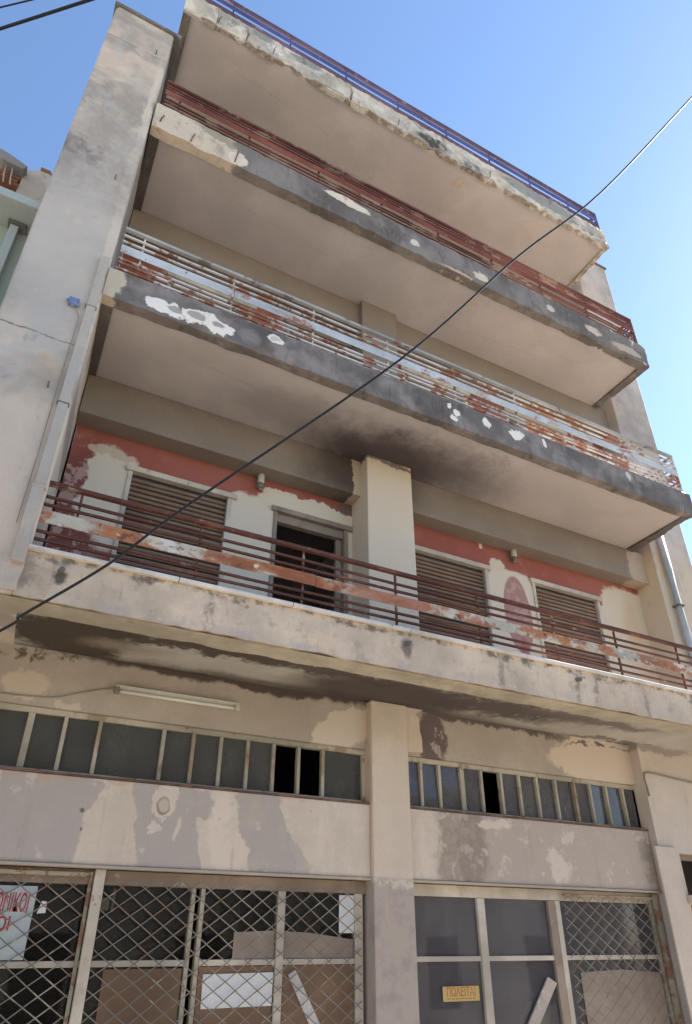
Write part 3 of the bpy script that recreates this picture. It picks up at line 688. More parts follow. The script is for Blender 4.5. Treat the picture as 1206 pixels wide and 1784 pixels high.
# balcony slabs
def hn(x, z, s, f):
    return noise.fractal(Vector((x * f, s * 7.3, z * f)), 0.7, 2.1, 4)
def fascia(x0, x1, z0, z1, lip, amp, seed, drop, right=True, yb=1.20):
    """front lip of the slab: worn edge with its own dents, returning along the right end"""
    bm = bmesh.new()
    nz = 7
    st = 0.045
    nx = int((x1 - x0) / st)
    rows = []
    def prof(s, x):
        # s: profile list (offset outwards, z); dents from noise
        pr = []
        e = hn(x, 3.1, seed, 1.7)
        chip = max(0.0, e - 0.15) * amp * 2.2
        for k in range(nz + 1):
            z = z1 + (z0 - z1) * k / nz
            d = abs(hn(x, z, seed + 2, 3.5)) * amp * 0.45
            if k >= nz - 2: d += chip * (0.35 + 0.65 * (k - nz + 2) / 2)
            if k == nz: z += chip * 0.7 + hn(x, 9.0, seed, 5.0) * amp * 0.35
            if k == 0: z += hn(x, 5.0, seed, 2.5) * amp * 0.2
            pr.append((d, z))
        zb = pr[-1][1]
        pr.append((lip, zb + 0.004 + hn(x, 1.0, seed, 4.0) * amp * 0.25))
        pr.append((lip + 0.004, z0 + drop + 0.01))
        return pr
    for i in range(nx + 1):
        x = x0 + (x1 - x0) * i / nx
        pr = [(0.06, z1 - 0.001)] + prof(0, x)
        rows.append([bm.verts.new((min(x, x1 - d) if i == nx else x, d, z)) for d, z in pr])
    for a, b in zip(rows, rows[1:]):
        for k in range(len(a) - 1):
            bm.faces.new((a[k], a[k + 1], b[k + 1], b[k]))
    if right:
        last = rows[-1]
        ny = int((yb) / 0.06)
        for j in range(1, ny + 1):
            y = yb * j / ny
            pr = [(0.06, z1 - 0.001)] + prof(0, x1 + y)
            cur = [bm.verts.new((x1 - d, max(y, d) if j < 3 else y, z)) for d, z in pr]
            for k in range(len(cur) - 1):
                bm.faces.new((last[k], last[k + 1], cur[k + 1], cur[k]))
            last = cur
    bmesh.ops.recalc_face_normals(bm, faces=bm.faces[:])
    return bm

def slab(x0, x1, z0, z1, lip, mu, mf, amp, seed, drop=0.04):
    s = pbox('balcony_slab', mu, B, x0 + 0.015, x1 - 0.10, lip - 0.03, 1.39, z0 + drop, z1 - 0.012)
    part('fascia', fascia(x0, x1, z0, z1, lip, amp, seed, drop), mf, s, smooth=False)
    # downstand along the left end
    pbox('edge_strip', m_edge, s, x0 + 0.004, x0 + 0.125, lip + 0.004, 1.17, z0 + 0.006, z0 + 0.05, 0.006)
    # the floor finish seen as a thin pale edge
    return s

S2 = slab(-0.15, 8.24, 7.87, 8.26, 0.13, m_under, m_fascia2, 0.022, 2)
S3 = slab(-0.13, 8.26, 10.90, 11.40, 0.14, m_under_plain, m_fascia3, 0.035, 3)
S4 = slab(-0.13, 8.16, 14.02, 14.52, 0.09, m_under_plain, m_fascia4, 0.085, 5)
for S, z, x1, mt in ((S2, 8.262, 8.24, m_marble), (S3, 11.402, 8.26, m_marble), (S4, 14.522, 8.16, m_marble)):
    bm = bmesh.new()
    box(bm, -0.10, x1 - 0.03, 0.03, 1.0, z, z + 0.035, 0.006)
    part('marble_edge', bm, mt, S)
for S, xx, z0, z1 in ((S3, 0.34, 10.93, 11.12), (S3, 0.90, 10.95, 11.2), (S3, -0.05, 11.02, 11.18), (S4, 0.36, 14.06, 14.30), (S4, 0.80, 14.08, 14.28), (S4, 1.22, 14.10, 14.33), (S4, 2.55, 14.05, 14.30), (S4, 3.42, 14.08, 14.25), (S4, 5.3, 14.1, 14.3)):
    bm = bmesh.new(); tube(bm, [(xx, -0.004, z0), (xx + 0.012, -0.012, (z0 + z1) / 2), (xx + 0.03, -0.004, z1)], 0.0075, 6)
    part('reinforcing_bar', bm, m_rustsill, S)
# first slab: runs past the frame on both sides
S1 = pbox('balcony_slab', m_under1, B, -1.3, 12.0, 0.24, 1.45, 4.665, 4.985)
part('fascia', fascia(-0.19, 11.5, 4.63, 5.0, 0.26, 0.020, 1, 0.045, right=False), m_fascia1, S1)
pbox('fascia', m_fascia1, S1, -1.3, -0.191, 0.006, 0.24, 4.632, 4.875, 0.012)
bm = bmesh.new()
prev = None
for i in range(0, 240):
    x = -0.9 + i * 0.05
    w = 0.285 + 0.030 * noise.fractal(Vector((x * 3, 1, 2)), 0.8, 2, 4)
    cur = [bm.verts.new((x, 0.03, 4.624)), bm.verts.new((x, w, 4.622)), bm.verts.new((x, w + 0.01, 4.668))]
    if prev:
        for k in range(2): bm.faces.new((prev[k], prev[k + 1], cur[k + 1], cur[k]))
    prev = cur
part('drip_lip', bm, m_lip1, S1)
x = -0.235
while x < 11:
    L = random.choice((1.0, 1.2, 1.4))
    pbox('marble_edge', m_marble, S1, x, x + L - 0.006, -0.035, 0.30, 5.002, 5.037, 0.006)
    x += L
for xs in (0.085, 3.12, 5.23, 7.35):
    bm = bmesh.new(); tube(bm, [(xs, 0.02, 4.885), (xs + 0.008, -0.055, 4.878)], [0.024, 0.022], 10)
    part('drain_spout', bm, m_coping, S1)

# downstand beams, pillars
for z0, z1 in ((7.36, 7.905), (10.42, 10.935), (13.5, 14.055)):
    pbox('beam', m_beam, B, -0.10, 8.47, 1.18, 1.46, z0, z1, 0.006)
def pillar(z0, z1, seed):
    bm = bmesh.new(); box(bm, 3.30, 3.96, 1.0, 1.50, z0, z1, 0.012)
    return part('pillar', bm, m_pillar, B)
pillar(5.0, 7.909, 1)
pbox('pillar', m_beam, B, 3.30, 3.90, 1.08, 1.50, 8.25, 10.939, 0.01)
pbox('pillar', m_beam, B, 3.30, 3.90, 1.08, 1.50, 11.4, 14.059, 0.01)

# right end pier and its parapet
bm = bmesh.new(); box(bm, 8.46, 9.40, 1.0, 6.0, 4.99, 15.34, 0.012)
part('end_pier', bm, m_endwall, B)
pbox('coping', m_coping, B, 8.43, 9.43, 0.97, 6.0, 15.342, 15.39, 0.01)

# storey walls with their openings
OPEN = [(0.53, 1.72), (2.24, 3.24), (4.18, 5.42), (6.21, 7.52)]
def slat_mesh(w):
    bm = bmesh.new()
    prism(bm, [(0.004, 0.0), (-0.012, 0.006), (-0.018, 0.022), (-0.012, 0.038), (0.004, 0.043)], 'x', 0.0, w)
    me = bpy.data.meshes.new('slat'); bm.to_mesh(me); bm.free()
    me.materials.append(m_slat)
    return me
off = Vector(B.location)
def storey(zf, height, detailed, ztop):
    holes = [(a, b, zf + 0.03, zf + 2.0) for a, b in OPEN]
    bm = bmesh.new()
    holed_wall(bm, -0.08, 8.47, zf, ztop, 1.42, 1.62, holes)
    w = part('wall', bm, m_redwall if detailed else m_redplain, B)
    for i, (a, b) in enumerate(OPEN):
        z0, z1 = zf + 0.03, zf + 2.0
        win = pbox('window', m_frame if i != 1 else m_framebrown, B, a - 0.03, b + 0.05, 1.385, 1.47, z1 - 0.055, z1 + 0.012, 0.005)
        fm = m_frame if i != 1 else m_framebrown
        pbox('jamb', fm, win, a + 0.001, a + 0.05, 1.405, 1.47, z0, z1 - 0.056, 0.004)
        pbox('jamb', fm, win, b - 0.055, b - 0.001, 1.405, 1.47, z0, z1 - 0.056, 0.004)
        if i == 1 and detailed:
            pbox('shutter_box', m_framebrown, win, a + 0.051, b - 0.056, 1.44, 1.52, z1 - 0.17, z1 - 0.057, 0.006)
            pbox('door_stile', m_framebrown, win, b - 0.13, b - 0.057, 1.48, 1.53, z0, z1 - 0.171, 0.004)
            continue
        if detailed:
            me = slat_mesh(b - a - 0.108)
            z = z0 + 0.01; k = 0
            while z < z1 - 0.11:
                o = bpy.data.objects.new('slat', me)
                COL.objects.link(o); o.parent = win
                o.location = Vector((a + 0.052, 1.462 + random.uniform(-.0015, .0015), z)) - off
                o.rotation_euler = (random.uniform(-.06, .06), random.uniform(-.003, .003) * (3 if random.random() < 0.12 else 1), 0)
                z += 0.0605
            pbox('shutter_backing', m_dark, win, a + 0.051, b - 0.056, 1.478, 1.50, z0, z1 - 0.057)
        else:
            bm = bmesh.new()
            z = z0
            while z < z1 - 0.11:
                prism(bm, [(1.462, z), (1.452, z + 0.02), (1.462, z + 0.056)], 'x', a + 0.052, b - 0.057)
                z += 0.06
            part('roller_curtain', bm, m_slat, win)
m_redplain = M('red_wall_upper', (0.30, 0.105, 0.075), [NO(1.0, 0.45, 0.65, (0.36, 0.13, 0.09), 0.7), NO(1.4, 0.56, 0.62, (0.5, 0.44, 0.37), 0.8)], bump=0.16)
storey(5.0, 2.4, True, 7.40)
storey(8.25, 2.4, False, 10.45)
storey(11.39, 2.4, False, 13.55)
# dark room behind the open balcony door
bm = bmesh.new(); holed_wall(bm, -0.08, 8.47, 5.0, 7.89, 4.6, 4.7, [])
part('room_wall', bm, m_interior, B)
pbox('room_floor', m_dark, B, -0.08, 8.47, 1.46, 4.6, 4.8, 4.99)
pbox('room_ceiling', m_interior, B, -0.08, 8.47, 1.47, 4.6, 7.95, 8.1)
pbox('room_partition', m_interior, B, 1.9, 2.0, 1.63, 4.6, 5.0, 7.9)
pbox('room_partition', m_interior, B, 4.0, 4.1, 1.63, 4.6, 5.0, 7.9)
pbox('roof', m_roof, B, -0.07, 8.46, 1.40, 6.0, 14.1, 14.5)

# ground floor: upper band, column, lintels
WL = [(0.16, 3.24)]
pbox('upper_wall', m_lower, B, -1.3, 3.302, 1.10, 1.40, 4.175, 4.664)
pbox('upper_wall', m_lower, B, 3.728, 7.16, 1.10, 1.40, 4.175, 4.664)
bm = bmesh.new(); box(bm, 3.30, 3.73, 1.0, 1.45, 0.12, 4.662, 0.014)
colm = part('shop_column', bm, m_column, B)
bm = bmesh.new()   # broken haunch at the head of the column
prism(bm, [(3.731, 4.19), (3.93, 4.20), (3.925, 4.35), (3.90, 4.45), (3.905, 4.55), (3.86, 4.60), (3.96, 4.655), (3.731, 4.658)], 'y', 1.03, 1.3)
part('column_haunch', bm, m_column, colm)
bm = bmesh.new(); box(bm, -1.3, 3.301, 1.055, 1.42, 2.995, 3.635, 0.012)
lin1 = part('shop_lintel', bm, m_lintel, B)
bm = bmesh.new(); box(bm, 3.729, 7.10, 1.055, 1.42, 2.995, 3.635, 0.012)
lin2 = part('shop_lintel', bm, m_lintel, B)
for L, a, b in ((lin1, -1.3, 3.30), (lin2, 3.73, 7.12)):
    pbox('drip_edge', m_lower, L, a, b, 1.035, 1.12, 2.972, 2.994, 0.005)
    pbox('rusty_sill', m_rustsill, L, a, b, 1.05, 1.25, 3.637, 3.652, 0.003)
bm = bmesh.new()
holed_wall(bm, 7.11, 12.0, 0.12, 4.664, 0.96, 1.4, [(7.44, 9.2, 0.12, 3.40)])
part('side_wall', bm, m_sidewall, B)
pbox('pier_bracket', m_sidewall, B, 7.02, 7.36, 0.93, 0.958, 0.12, 3.46, 0.01)
pbox('side_window_head', m_framebrown, B, 7.441, 9.199, 1.05, 1.12, 3.34, 3.399, 0.004)
pbox('side_window_sill', m_lintel, B, 7.40, 9.2, 0.86, 1.10, 2.86, 2.955, 0.01)
pbox('side_window_jamb', m_framebrown, B, 7.441, 7.50, 1.05, 1.12, 2.96, 3.339, 0.004)
pbox('side_back', m_dark, B, 7.2, 11.9, 2.2, 2.3, 0.12, 4.6)

# clerestories
def clerestory(x0, x1, mull, wide, gmat, missing, lean):
    fr = pbox('clerestory_window', m_mull, B, x0, x1, 1.14, 1.20, 4.125, 4.172, 0.004)
    pbox('bottom_rail', m_mull, fr, x0, x1, 1.14, 1.20, 3.653, 3.682, 0.004)
    pbox('jamb', m_mull, fr, x1 - 0.03, x1, 1.14, 1.20, 3.683, 4.124, 0.004)
    for k, x in enumerate(mull):
        w = 0.026 if k in wide else 0.016
        pbox('mullion', m_mull, fr, x - w, x + w, 1.135 + random.uniform(-.004, .004), 1.19, 3.683, 4.124, 0.004)
    xs = [x0] + list(mull) + [x1 - 0.03]
    for k, (a, b) in enumerate(zip(xs, xs[1:])):
        if k in missing or b - a < 0.03: continue
        t = random.uniform(-0.008, 0.008)
        bm = bmesh.new()
        g = gmat[k % len(gmat)] if isinstance(gmat, list) else gmat
        prism(bm, [(a + 0.01, 1.172 - t), (b - 0.01, 1.172 + t), (b - 0.01, 1.176 + t), (a + 0.01, 1.176 - t)], 'z', 3.675, 4.13)
        ln = lean(k)
        for v in bm.verts: v.co.y += (v.co.z - 3.9) * ln
        part('pane', bm, g, fr)
    return fr
clerestory(-1.3, 3.30, [-1.0, -0.7, -0.40, -0.12, 0.16, 0.43, 0.71, 1.26, 1.53, 1.79, 2.05, 2.31, 2.57, 2.83], (4,), g_cler, (12, 13), lambda k: random.uniform(-0.01, 0.01))
clerestory(3.73, 7.14, [3.965, 4.20, 4.49, 4.75, 5.02, 5.28, 5.54, 5.82, 6.11, 6.36, 6.62, 6.90], (2,), g_clerR, (4,), lambda k: (0.06, 0.055, 0.045, 0.0)[k] if k < 4 else random.uniform(-0.015, 0.004))

# shopfronts
def shopfront(x0, x1, posts, z_tr, gmat, head):
    fr = pbox('shopfront', head, B, x0, x1, 1.15, 1.24, 2.865, 2.97, 0.006)
    for (a, b, mt) in posts:
        pbox('post', mt, fr, a, b, 1.145, 1.215, 0.125, 2.864, 0.005)
    xs = [x0] + [p for q in posts for p in q[:2]] + [x1]
    for a, b in zip(xs[0::2], xs[1::2]):
        if b - a < 0.12: continue
        pbox('transom', m_alu, fr, a + 0.001, b - 0.001, 1.152, 1.20, z_tr, z_tr + 0.042, 0.004)
        for z0, z1 in ((0.14, z_tr - 0.001), (z_tr + 0.043, 2.863)):
            pbox('pane', gmat, fr, a + 0.001, b - 0.001, 1.178, 1.184, z0, z1)
    return fr
shopfront(-1.3, 3.30, [(-0.30, -0.24, m_alu), (0.90, 0.96, m_alu), (1.665, 1.70, m_mull), (1.745, 1.78, m_mull), (2.43, 2.50, m_alu), (3.18, 3.26, m_alu)], 2.315, g_shop, m_framebrown)
shopfront(3.73, 7.10, [(3.78, 3.82, m_alu), (4.555, 4.645, m_alu), (5.47, 5.565, m_framebrown), (5.57, 5.635, m_alu), (6.99, 7.09, m_mull)], 2.325, g_shopR, m_alu)
# rooms behind the shop windows
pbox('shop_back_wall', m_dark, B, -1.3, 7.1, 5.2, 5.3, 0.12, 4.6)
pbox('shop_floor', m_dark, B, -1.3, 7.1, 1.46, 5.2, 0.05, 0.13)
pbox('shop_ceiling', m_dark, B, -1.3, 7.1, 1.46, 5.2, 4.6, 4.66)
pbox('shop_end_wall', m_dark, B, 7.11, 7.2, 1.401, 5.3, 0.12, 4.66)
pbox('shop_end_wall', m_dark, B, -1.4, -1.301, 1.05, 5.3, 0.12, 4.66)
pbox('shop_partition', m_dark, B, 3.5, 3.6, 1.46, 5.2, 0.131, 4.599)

# ------------------------------------------------------------------ balcony railings
def railing(label, x0, x1, z_rail, bars, flat, zb, posts, mats, y=0.06, ret=True, left_ret=False, flat_cuts=(), loc_z=None):
    t = thing('balcony_railing', ((x0 + x1) / 2, y, zb), label, 'railing', 'balcony railings')
    mt, mb, mf, mp = mats
    th = 0.017
    def run(name, mat, z0, z1, ya, yb, xa=x0, xb=x1, bev=0.004):
        sag = 0.006
        bm = bmesh.new()
        n = max(2, int((xb - xa) / 0.25))
        rows = []
        ph = random.uniform(0, 9)
        for i in range(n + 1):
            x = xa + (xb - xa) * i / n
            dz = sag * noise.noise(Vector((x * 0.9, ph, 1)))
            dy = sag * noise.noise(Vector((x * 0.8, ph, 5)))
            rows.append([bm.verts.new((x, yy + dy, zz + dz)) for yy, zz in ((ya, z0), (yb, z0), (yb, z1), (ya, z1))])
        for a, b in zip(rows, rows[1:]):
            for k in range(4): bm.faces.new((a[k], b[k], b[(k + 1) % 4], a[(k + 1) % 4]))
        bm.faces.new(rows[0][::-1]); bm.faces.new(rows[-1])
        bmesh.ops.recalc_face_normals(bm, faces=bm.faces[:])
        return part(name, bm, mat, t)
    run('top_rail', mt, z_rail - 0.034, z_rail, y - 0.022, y + 0.022)
    for z in bars:
        run('bar', mb, z - 0.0105, z + 0.0105, y - 0.0105, y + 0.0105)
    cuts = [x0] + list(flat_cuts) + [x1]
    for a, b in zip(cuts, cuts[1:]):
        run('flat_bar', mf, flat[0], flat[1], y - 0.0185, y - 0.0135, a + 0.003, b - 0.003)
    for px in posts:
        bm = bmesh.new(); box(bm, px - 0.010, px + 0.010, y + 0.0135, y + 0.030, zb, z_rail - 0.036)
        part('post', bm, mp, t)
    ends = ([x1] if ret else []) + ([x0] if left_ret else [])
    for ex in ends:
        pbox('corner_post', mp, t, ex - 0.016, ex + 0.016, y - 0.010, y + 0.022, zb, z_rail - 0.036)
        yb = 1.15
        pbox('top_rail', mt, t, ex - 0.022, ex + 0.022, y + 0.024, yb, z_rail - 0.033, z_rail - 0.001)
        for z in bars:
            pbox('bar', mb, t, ex - 0.0125, ex + 0.0125, y + 0.024, yb, z - 0.0125, z + 0.0125)
        pbox('flat_bar', mf, t, ex - 0.003, ex + 0.003, y + 0.024, yb, flat[0], flat[1])
        pbox('post', mp, t, ex - 0.010, ex + 0.010, 0.6, 0.62, zb, z_rail - 0.036)
    return t
P1 = [0.11, 1.11, 2.086, 3.077, 4.077, 5.10, 6.05, 7.10, 8.1, 9.1, 10.1]
railing('rust brown first floor railing with a peeling cream and orange flat bar', -0.19, 10.9, 5.672, [5.533, 5.452, 5.214, 5.140], (5.283, 5.397), 5.037, P1,
        (m_rail1, m_rail1, m_flat1, m_post1), ret=False, left_ret=True, flat_cuts=(0.31, 2.20, 4.12, 6.1, 8.1))
railing('white and pale blue second floor railing flaking to orange rust', -0.10, 8.17, 8.995, [8.873, 8.775, 8.506, 8.445, 8.36], (8.59, 8.71), 8.297, [0.0 + 0.11, 1.11, 2.09, 3.09, 4.08, 5.08, 6.07, 7.07],
        (m_top2, m_rail2, m_flat2, m_rail2), flat_cuts=(1.12, 3.95, 6.0))
railing('dark red third floor railing with a wine red flat bar', -0.08, 8.18, 12.072, [11.97, 11.905, 11.665, 11.60, 11.52], (11.73, 11.842), 11.437, [0.12, 1.06, 2.08, 3.09, 4.08, 5.08, 6.07, 7.07],
        (m_rail3, m_rail3, m_flat3, m_rail3), flat_cuts=(2.0, 4.0, 6.0))
railing('violet roof railing with a blue violet flat bar against the sky', -0.08, 8.09, 15.10, [15.02, 14.74, 14.68, 14.61], (14.80, 14.925), 14.557, [0.55, 1.5, 2.5, 3.5, 4.5, 5.45, 6.4, 7.35],
        (m_rail4, m_rail4, m_flat4, m_rail4), flat_cuts=(2.0, 4.0, 6.0))

# ------------------------------------------------------------------ pipes and fittings
t = thing('downpipe', (-0.215, -0.03, 4.87), 'pale rectangular downpipe running down the left pier beside the balconies', 'downpipe')
pbox('pipe_length', m_pipe, t, -0.250, -0.170, -0.045, -0.004, 5.552, 8.33, 0.008)
for z in (6.4, 7.6):
    pbox('bracket', m_coping, t, -0.262, -0.160, -0.047, -0.0035, z, z + 0.016, 0.002)
pbox('pipe_length', m_pipe, t, -0.260, -0.168, -0.052, -0.002, 4.876, 5.545, 0.008)
pbox('joint', m_pipe, t, -0.264, -0.158, -0.060, -0.002, 5.530, 5.551, 0.003)
t = thing('downpipe', (8.66, 0.95, 5.0), 'blue grey round downpipe on the right end pier above the railing', 'downpipe')
bm = bmesh.new(); tube(bm, [(8.66, 0.93, 4.99), (8.665, 0.93, 6.5), (8.66, 0.93, 7.55), (8.658, 0.93, 9.3)], 0.055, 10)
part('pipe_length', bm, m_pipe_blue, t, smooth=True)
for z in (5.6, 6.9, 8.4):
    pbox('bracket', m_coping, t, 8.60, 8.725, 0.87, 0.999, z, z + 0.025, 0.003)

t = thing('junction_box', (-0.36, -0.02, 7.55), 'small blue junction box on the left pier with a wire hanging from it', 'junction box')
bm = bmesh.new(); box(bm, -0.405, -0.325, -0.045, -0.002, 7.555, 7.635, 0.006); part('housing', bm, m_blue, t)
for dx, dz in ((-0.41, 7.60), (-0.33, 7.64), (-0.365, 7.547), (-0.32, 7.57)):
    bm = bmesh.new(); tube(bm, [(dx - 0.012, -0.025, dz), (dx + 0.012, -0.025, dz)], 0.012, 8); part('gland', bm, m_blue, t)
bm = bmesh.new()
tube(bm, [(-0.36, -0.03, 7.55), (-0.34, -0.02, 7.52), (-0.31, -0.02, 7.50), (-0.285, -0.015, 7.44), (-0.285, -0.012, 7.2), (-0.29, -0.012, 6.6), (-0.286, -0.012, 5.9), (-0.292, -0.012, 5.2)], 0.0035, 6)
part('wire', bm, m_cablewall, t)
for z, x in ((6.55, -0.36), (9.6, -0.33), (12.4, -0.3)):
    bm = bmesh.new(); tube(bm, [(x, 0.01, z), (x, -0.04, z + 0.004), (x, -0.045, z + 0.03)], 0.008, 6)
    single('wall_hook', bm, m_coping, 'small dark hook in the left pier ' + {6.55: 'beside the pale downpipe', 9.6: 'between the second and third balconies', 12.4: 'near its top'}[z], 'hook')

# fluorescent fitting
t = thing('fluorescent_lamp', (1.33, 1.08, 4.38), 'long pale fluorescent tube fitting on the wall above the left shop windows', 'lamp')
bm = bmesh.new(); box(bm, 0.76, 1.90, 1.045, 1.099, 4.375, 4.435, 0.006); part('casing', bm, m_tubelight, t)
bm = bmesh.new(); tube(bm, [(0.80, 1.025, 4.37), (1.86, 1.025, 4.37)], 0.016, 10); part('tube', bm, m_tubelight, t, smooth=True)
for x in (0.765, 1.865):
    pbox('end_cap', m_frame if x > 1 else m_lampmetal, t, x - 0.012, x + 0.03, 1.0, 1.05, 4.345, 4.405, 0.004)
bm = bmesh.new()
tube(bm, [(0.76, 1.09, 4.41), (0.66, 1.092, 4.385), (0.5, 1.092, 4.33), (0.36, 1.092, 4.275), (0.26, 1.092, 4.25), (0.0, 1.092, 4.235), (-0.5, 1.092, 4.24)], 0.006, 6)
single('wall_cable', bm, m_cablewall, 'thin cable running from the fluorescent fitting along the wall', 'cable')
bm = bmesh.new()
pts = [(7.13, 0.95, 4.02), (7.125, 0.95, 4.12), (7.11, 0.95, 4.22), (7.13, 0.95, 4.29), (7.20, 0.95, 4.31), (7.4, 0.95, 4.30), (7.7, 0.95, 4.275), (8.1, 0.95, 4.25), (9.0, 0.95, 4.24)]
tube(bm, pts, 0.012, 6)
single('wall_cable', bm, m_cablewall, 'dark cable looping round the corner of the pinkish wall right of the shop', 'cable')

def wall_lamp(x, z, label):
    t = thing('wall_lamp', (x, 1.36, z - 0.12), label, 'lamp', 'balcony wall lamps')
    bm = bmesh.new(); box(bm, x - 0.035, x + 0.035, 1.395, 1.419, z - 0.09, z + 0.11, 0.006); part('back_plate', bm, m_lampmetal, t)
    bm = bmesh.new(); tube(bm, [(x, 1.355, z - 0.045), (x, 1.355, z - 0.03), (x, 1.355, z + 0.085), (x, 1.355, z + 0.095)], [0.036, 0.042, 0.042, 0.036], 12)
    part('shade', bm, m_lampglass, t, smooth=True)
    bm = bmesh.new(); tube(bm, [(x, 1.355, z - 0.115), (x, 1.355, z - 0.10), (x, 1.355, z - 0.046)], [0.026, 0.036, 0.040], 12); part('holder', bm, m_lampmetal, t, smooth=True)
    bm = bmesh.new(); tube(bm, [(x, 1.355, z + 0.096), (x, 1.355, z + 0.115)], [0.046, 0.038], 12); part('cap', bm, m_lampmetal, t, smooth=True)
    bm = bmesh.new(); tube(bm, [(x, 1.355, z - 0.118), (x, 1.355, z - 0.112)], [0.016, 0.016], 8); part('bulb', bm, m_lampglass, t)
wall_lamp(2.03, 7.28, 'cylindrical balcony wall lamp between the left shutter and the open dark doorway')
wall_lamp(5.89, 7.29, 'cylindrical balcony wall lamp above the faded arch between the right shutters')

# ------------------------------------------------------------------ security grilles
def grille(label, x0, x1, z0, z1, y, frame, group='shop security grilles'):
    t = thing('security_grille', ((x0 + x1) / 2, y, 0.12), label, 'grille', group)
    bm = bmesh.new()
    W_, H_ = 0.182, 0.128
    s = H_ / W_
    def clip(a, b):
        return a
    # two families of crossing wires
    for sg in (1, -1):
        c0 = (z0 - s * (x1 if sg > 0 else -x0)) if sg > 0 else (z0 + s * x0)
        lo = z0 - max(s * sg * x0, s * sg * x1); hi = z1 - min(s * sg * x0, s * sg * x1)
        k = math.floor(lo / H_)
        while k * H_ < hi:
            c = k * H_ + 0.03
            pts = []
            xa, xb = sorted((((z0 - c) / (s * sg)), ((z1 - c) / (s * sg))))
            xa, xb = max(xa, x0), min(xb, x1)
            if xb - xa > 0.03:
                n = max(2, int((xb - xa) / (W_ / 2)))
                for i in range(n + 1):
                    x = xa + (xb - xa) * i / n
                    jx = 0.008 * noise.noise(Vector((x * 4, k * 3.1, sg)))
                    jz = 0.012 * noise.noise(Vector((x * 4, k * 3.1, sg + 7)))
                    pts.append((x + jx, y + sg * 0.0045, c + s * sg * x + jz))
                tube(bm, pts, 0.0047, 5)
            k += 1
    part('diamond_mesh', bm, m_mesh, t)
    for (a, b, za, zb, ya, yb, mt, nm) in frame:
        pbox(nm, mt, t, a, b, ya, yb, za, zb, 0.004)
    return t
ya, yb = 1.075, 1.105
grille('diamond mesh grille left of the pale post, over the white sign', -1.2, 0.83, 0.15, 2.96, 1.118,
       [(0.835, 0.862, 0.125, 2.95, 1.105, 1.13, m_rustpost, 'rusty_post'), (-1.2, 0.83, 2.915, 2.945, 1.10, 1.112, m_rustpost, 'head_bar')])
grille('wide diamond mesh grille between the pale post and the column', 0.955, 3.23, 0.15, 2.90, 1.118,
       [(0.868, 0.945, 0.125, 2.968, 1.06, 1.104, m_frame, 'front_post')])
grille('diamond mesh grille at the right end of the shop beside the rusty post', 5.66, 7.03, 0.15, 2.93, 1.118,
       [(5.66, 7.03, 2.905, 2.93, 1.10, 1.112, m_rustpost, 'head_bar'), (7.015, 7.075, 0.125, 2.96, 1.085, 1.13, m_rustpost, 'rusty_post')])

# ------------------------------------------------------------------ things behind the shop glass
def text_mesh(s, size, x, z, y, align='LEFT', sx=1.0, bold=0.0):
    c = bpy.data.curves.new('t', 'FONT')
    c.body = s; c.size = size; c.align_x = align; c.extrude = 0.0008; c.offset = bold
    o = bpy.data.objects.new('t', c)
    COL.objects.link(o)
    bpy.context.view_layer.update()
    me = bpy.data.meshes.new_from_object(o.evaluated_get(bpy.context.evaluated_depsgraph_get()))
    bpy.data.objects.remove(o)
    bm = bmesh.new(); bm.from_mesh(me)
    for v in bm.verts:
        v.co = Vector((x + v.co.x * sx, y - v.co.z, z + v.co.y))
    return bm
t = thing('shop_sign', (0.05, 1.30, 2.34), 'white sign with red Greek capitals hanging behind the left grille', 'sign')
pbox('board', m_signw, t, -0.75, 0.485, 1.146, 1.156, 2.365, 2.84, 0.003)
part('lettering', text_mesh('ΡΩΝΙΚΟΙ', 0.165, 0.448, 2.672, 1.1445, 'RIGHT', 0.40, 0.0025), m_redink, t)
part('lettering', text_mesh('ΓΟΙ', 0.122, 0.350, 2.55, 1.1445, 'RIGHT', 0.78, 0.002), m_redink, t)
t = thing('sale_notice', (4.32, 1.20, 2.0), 'yellow notice with red Greek letters on the right shop window', 'sign')
pbox('card', m_signy, t, 4.095, 4.505, 1.164, 1.167, 2.012, 2.128)
part('lettering', text_mesh('ΠΩΛΕΙΤΑΙ', 0.096, 4.30, 2.052, 1.1635, 'CENTER', 0.74, 0.0008), m_orange, t)
bm = bmesh.new()
for k in range(7):
    box(bm, 4.14 + k * 0.048, 4.175 + k * 0.048, 1.1632, 1.1638, 2.028, 2.036)
part('small_print', bm, m_orange, t)

def quad_board(name, pts, y, th, mat, label, cat):
    bm = bmesh.new(); prism(bm, pts, 'y', y, y + th)
    return single(name, bm, mat, label, cat)
quad_board('paper_sheet', [(1.83, 2.03), (2.415, 2.035), (2.42, 2.265), (1.825, 2.258)], 1.152, 0.003, m_paper, 'blank white sheet taped behind the middle grille pane', 'paper')
quad_board('plank', [(2.55, 2.245), (2.615, 2.28), (3.16, 1.40), (3.08, 1.35)], 1.146, 0.012, m_plank, 'pale plank leaning diagonally behind the grille near the column', 'plank')
quad_board('plank', [(5.35, 2.185), (5.455, 2.13), (4.70, 1.25), (4.66, 1.36)], 1.146, 0.02, m_plank2, 'rough grey plank leaning diagonally behind the right shop window', 'plank')
quad_board('brown_board', [(1.06, 0.13), (1.655, 0.13), (1.655, 2.30), (1.06, 2.30)], 1.162, 0.012, m_card, 'plain brown board behind the lower left grille pane', 'board')
quad_board('brown_board', [(1.79, 0.13), (2.42, 0.13), (2.42, 2.31), (1.79, 2.31)], 1.162, 0.012, m_card, 'brown board behind the blank white sheet', 'board')
quad_board('brown_board', [(2.51, 0.13), (3.17, 0.13), (3.17, 2.312), (2.51, 2.312)], 1.162, 0.012, m_card, 'brown board behind the pale leaning plank', 'board')
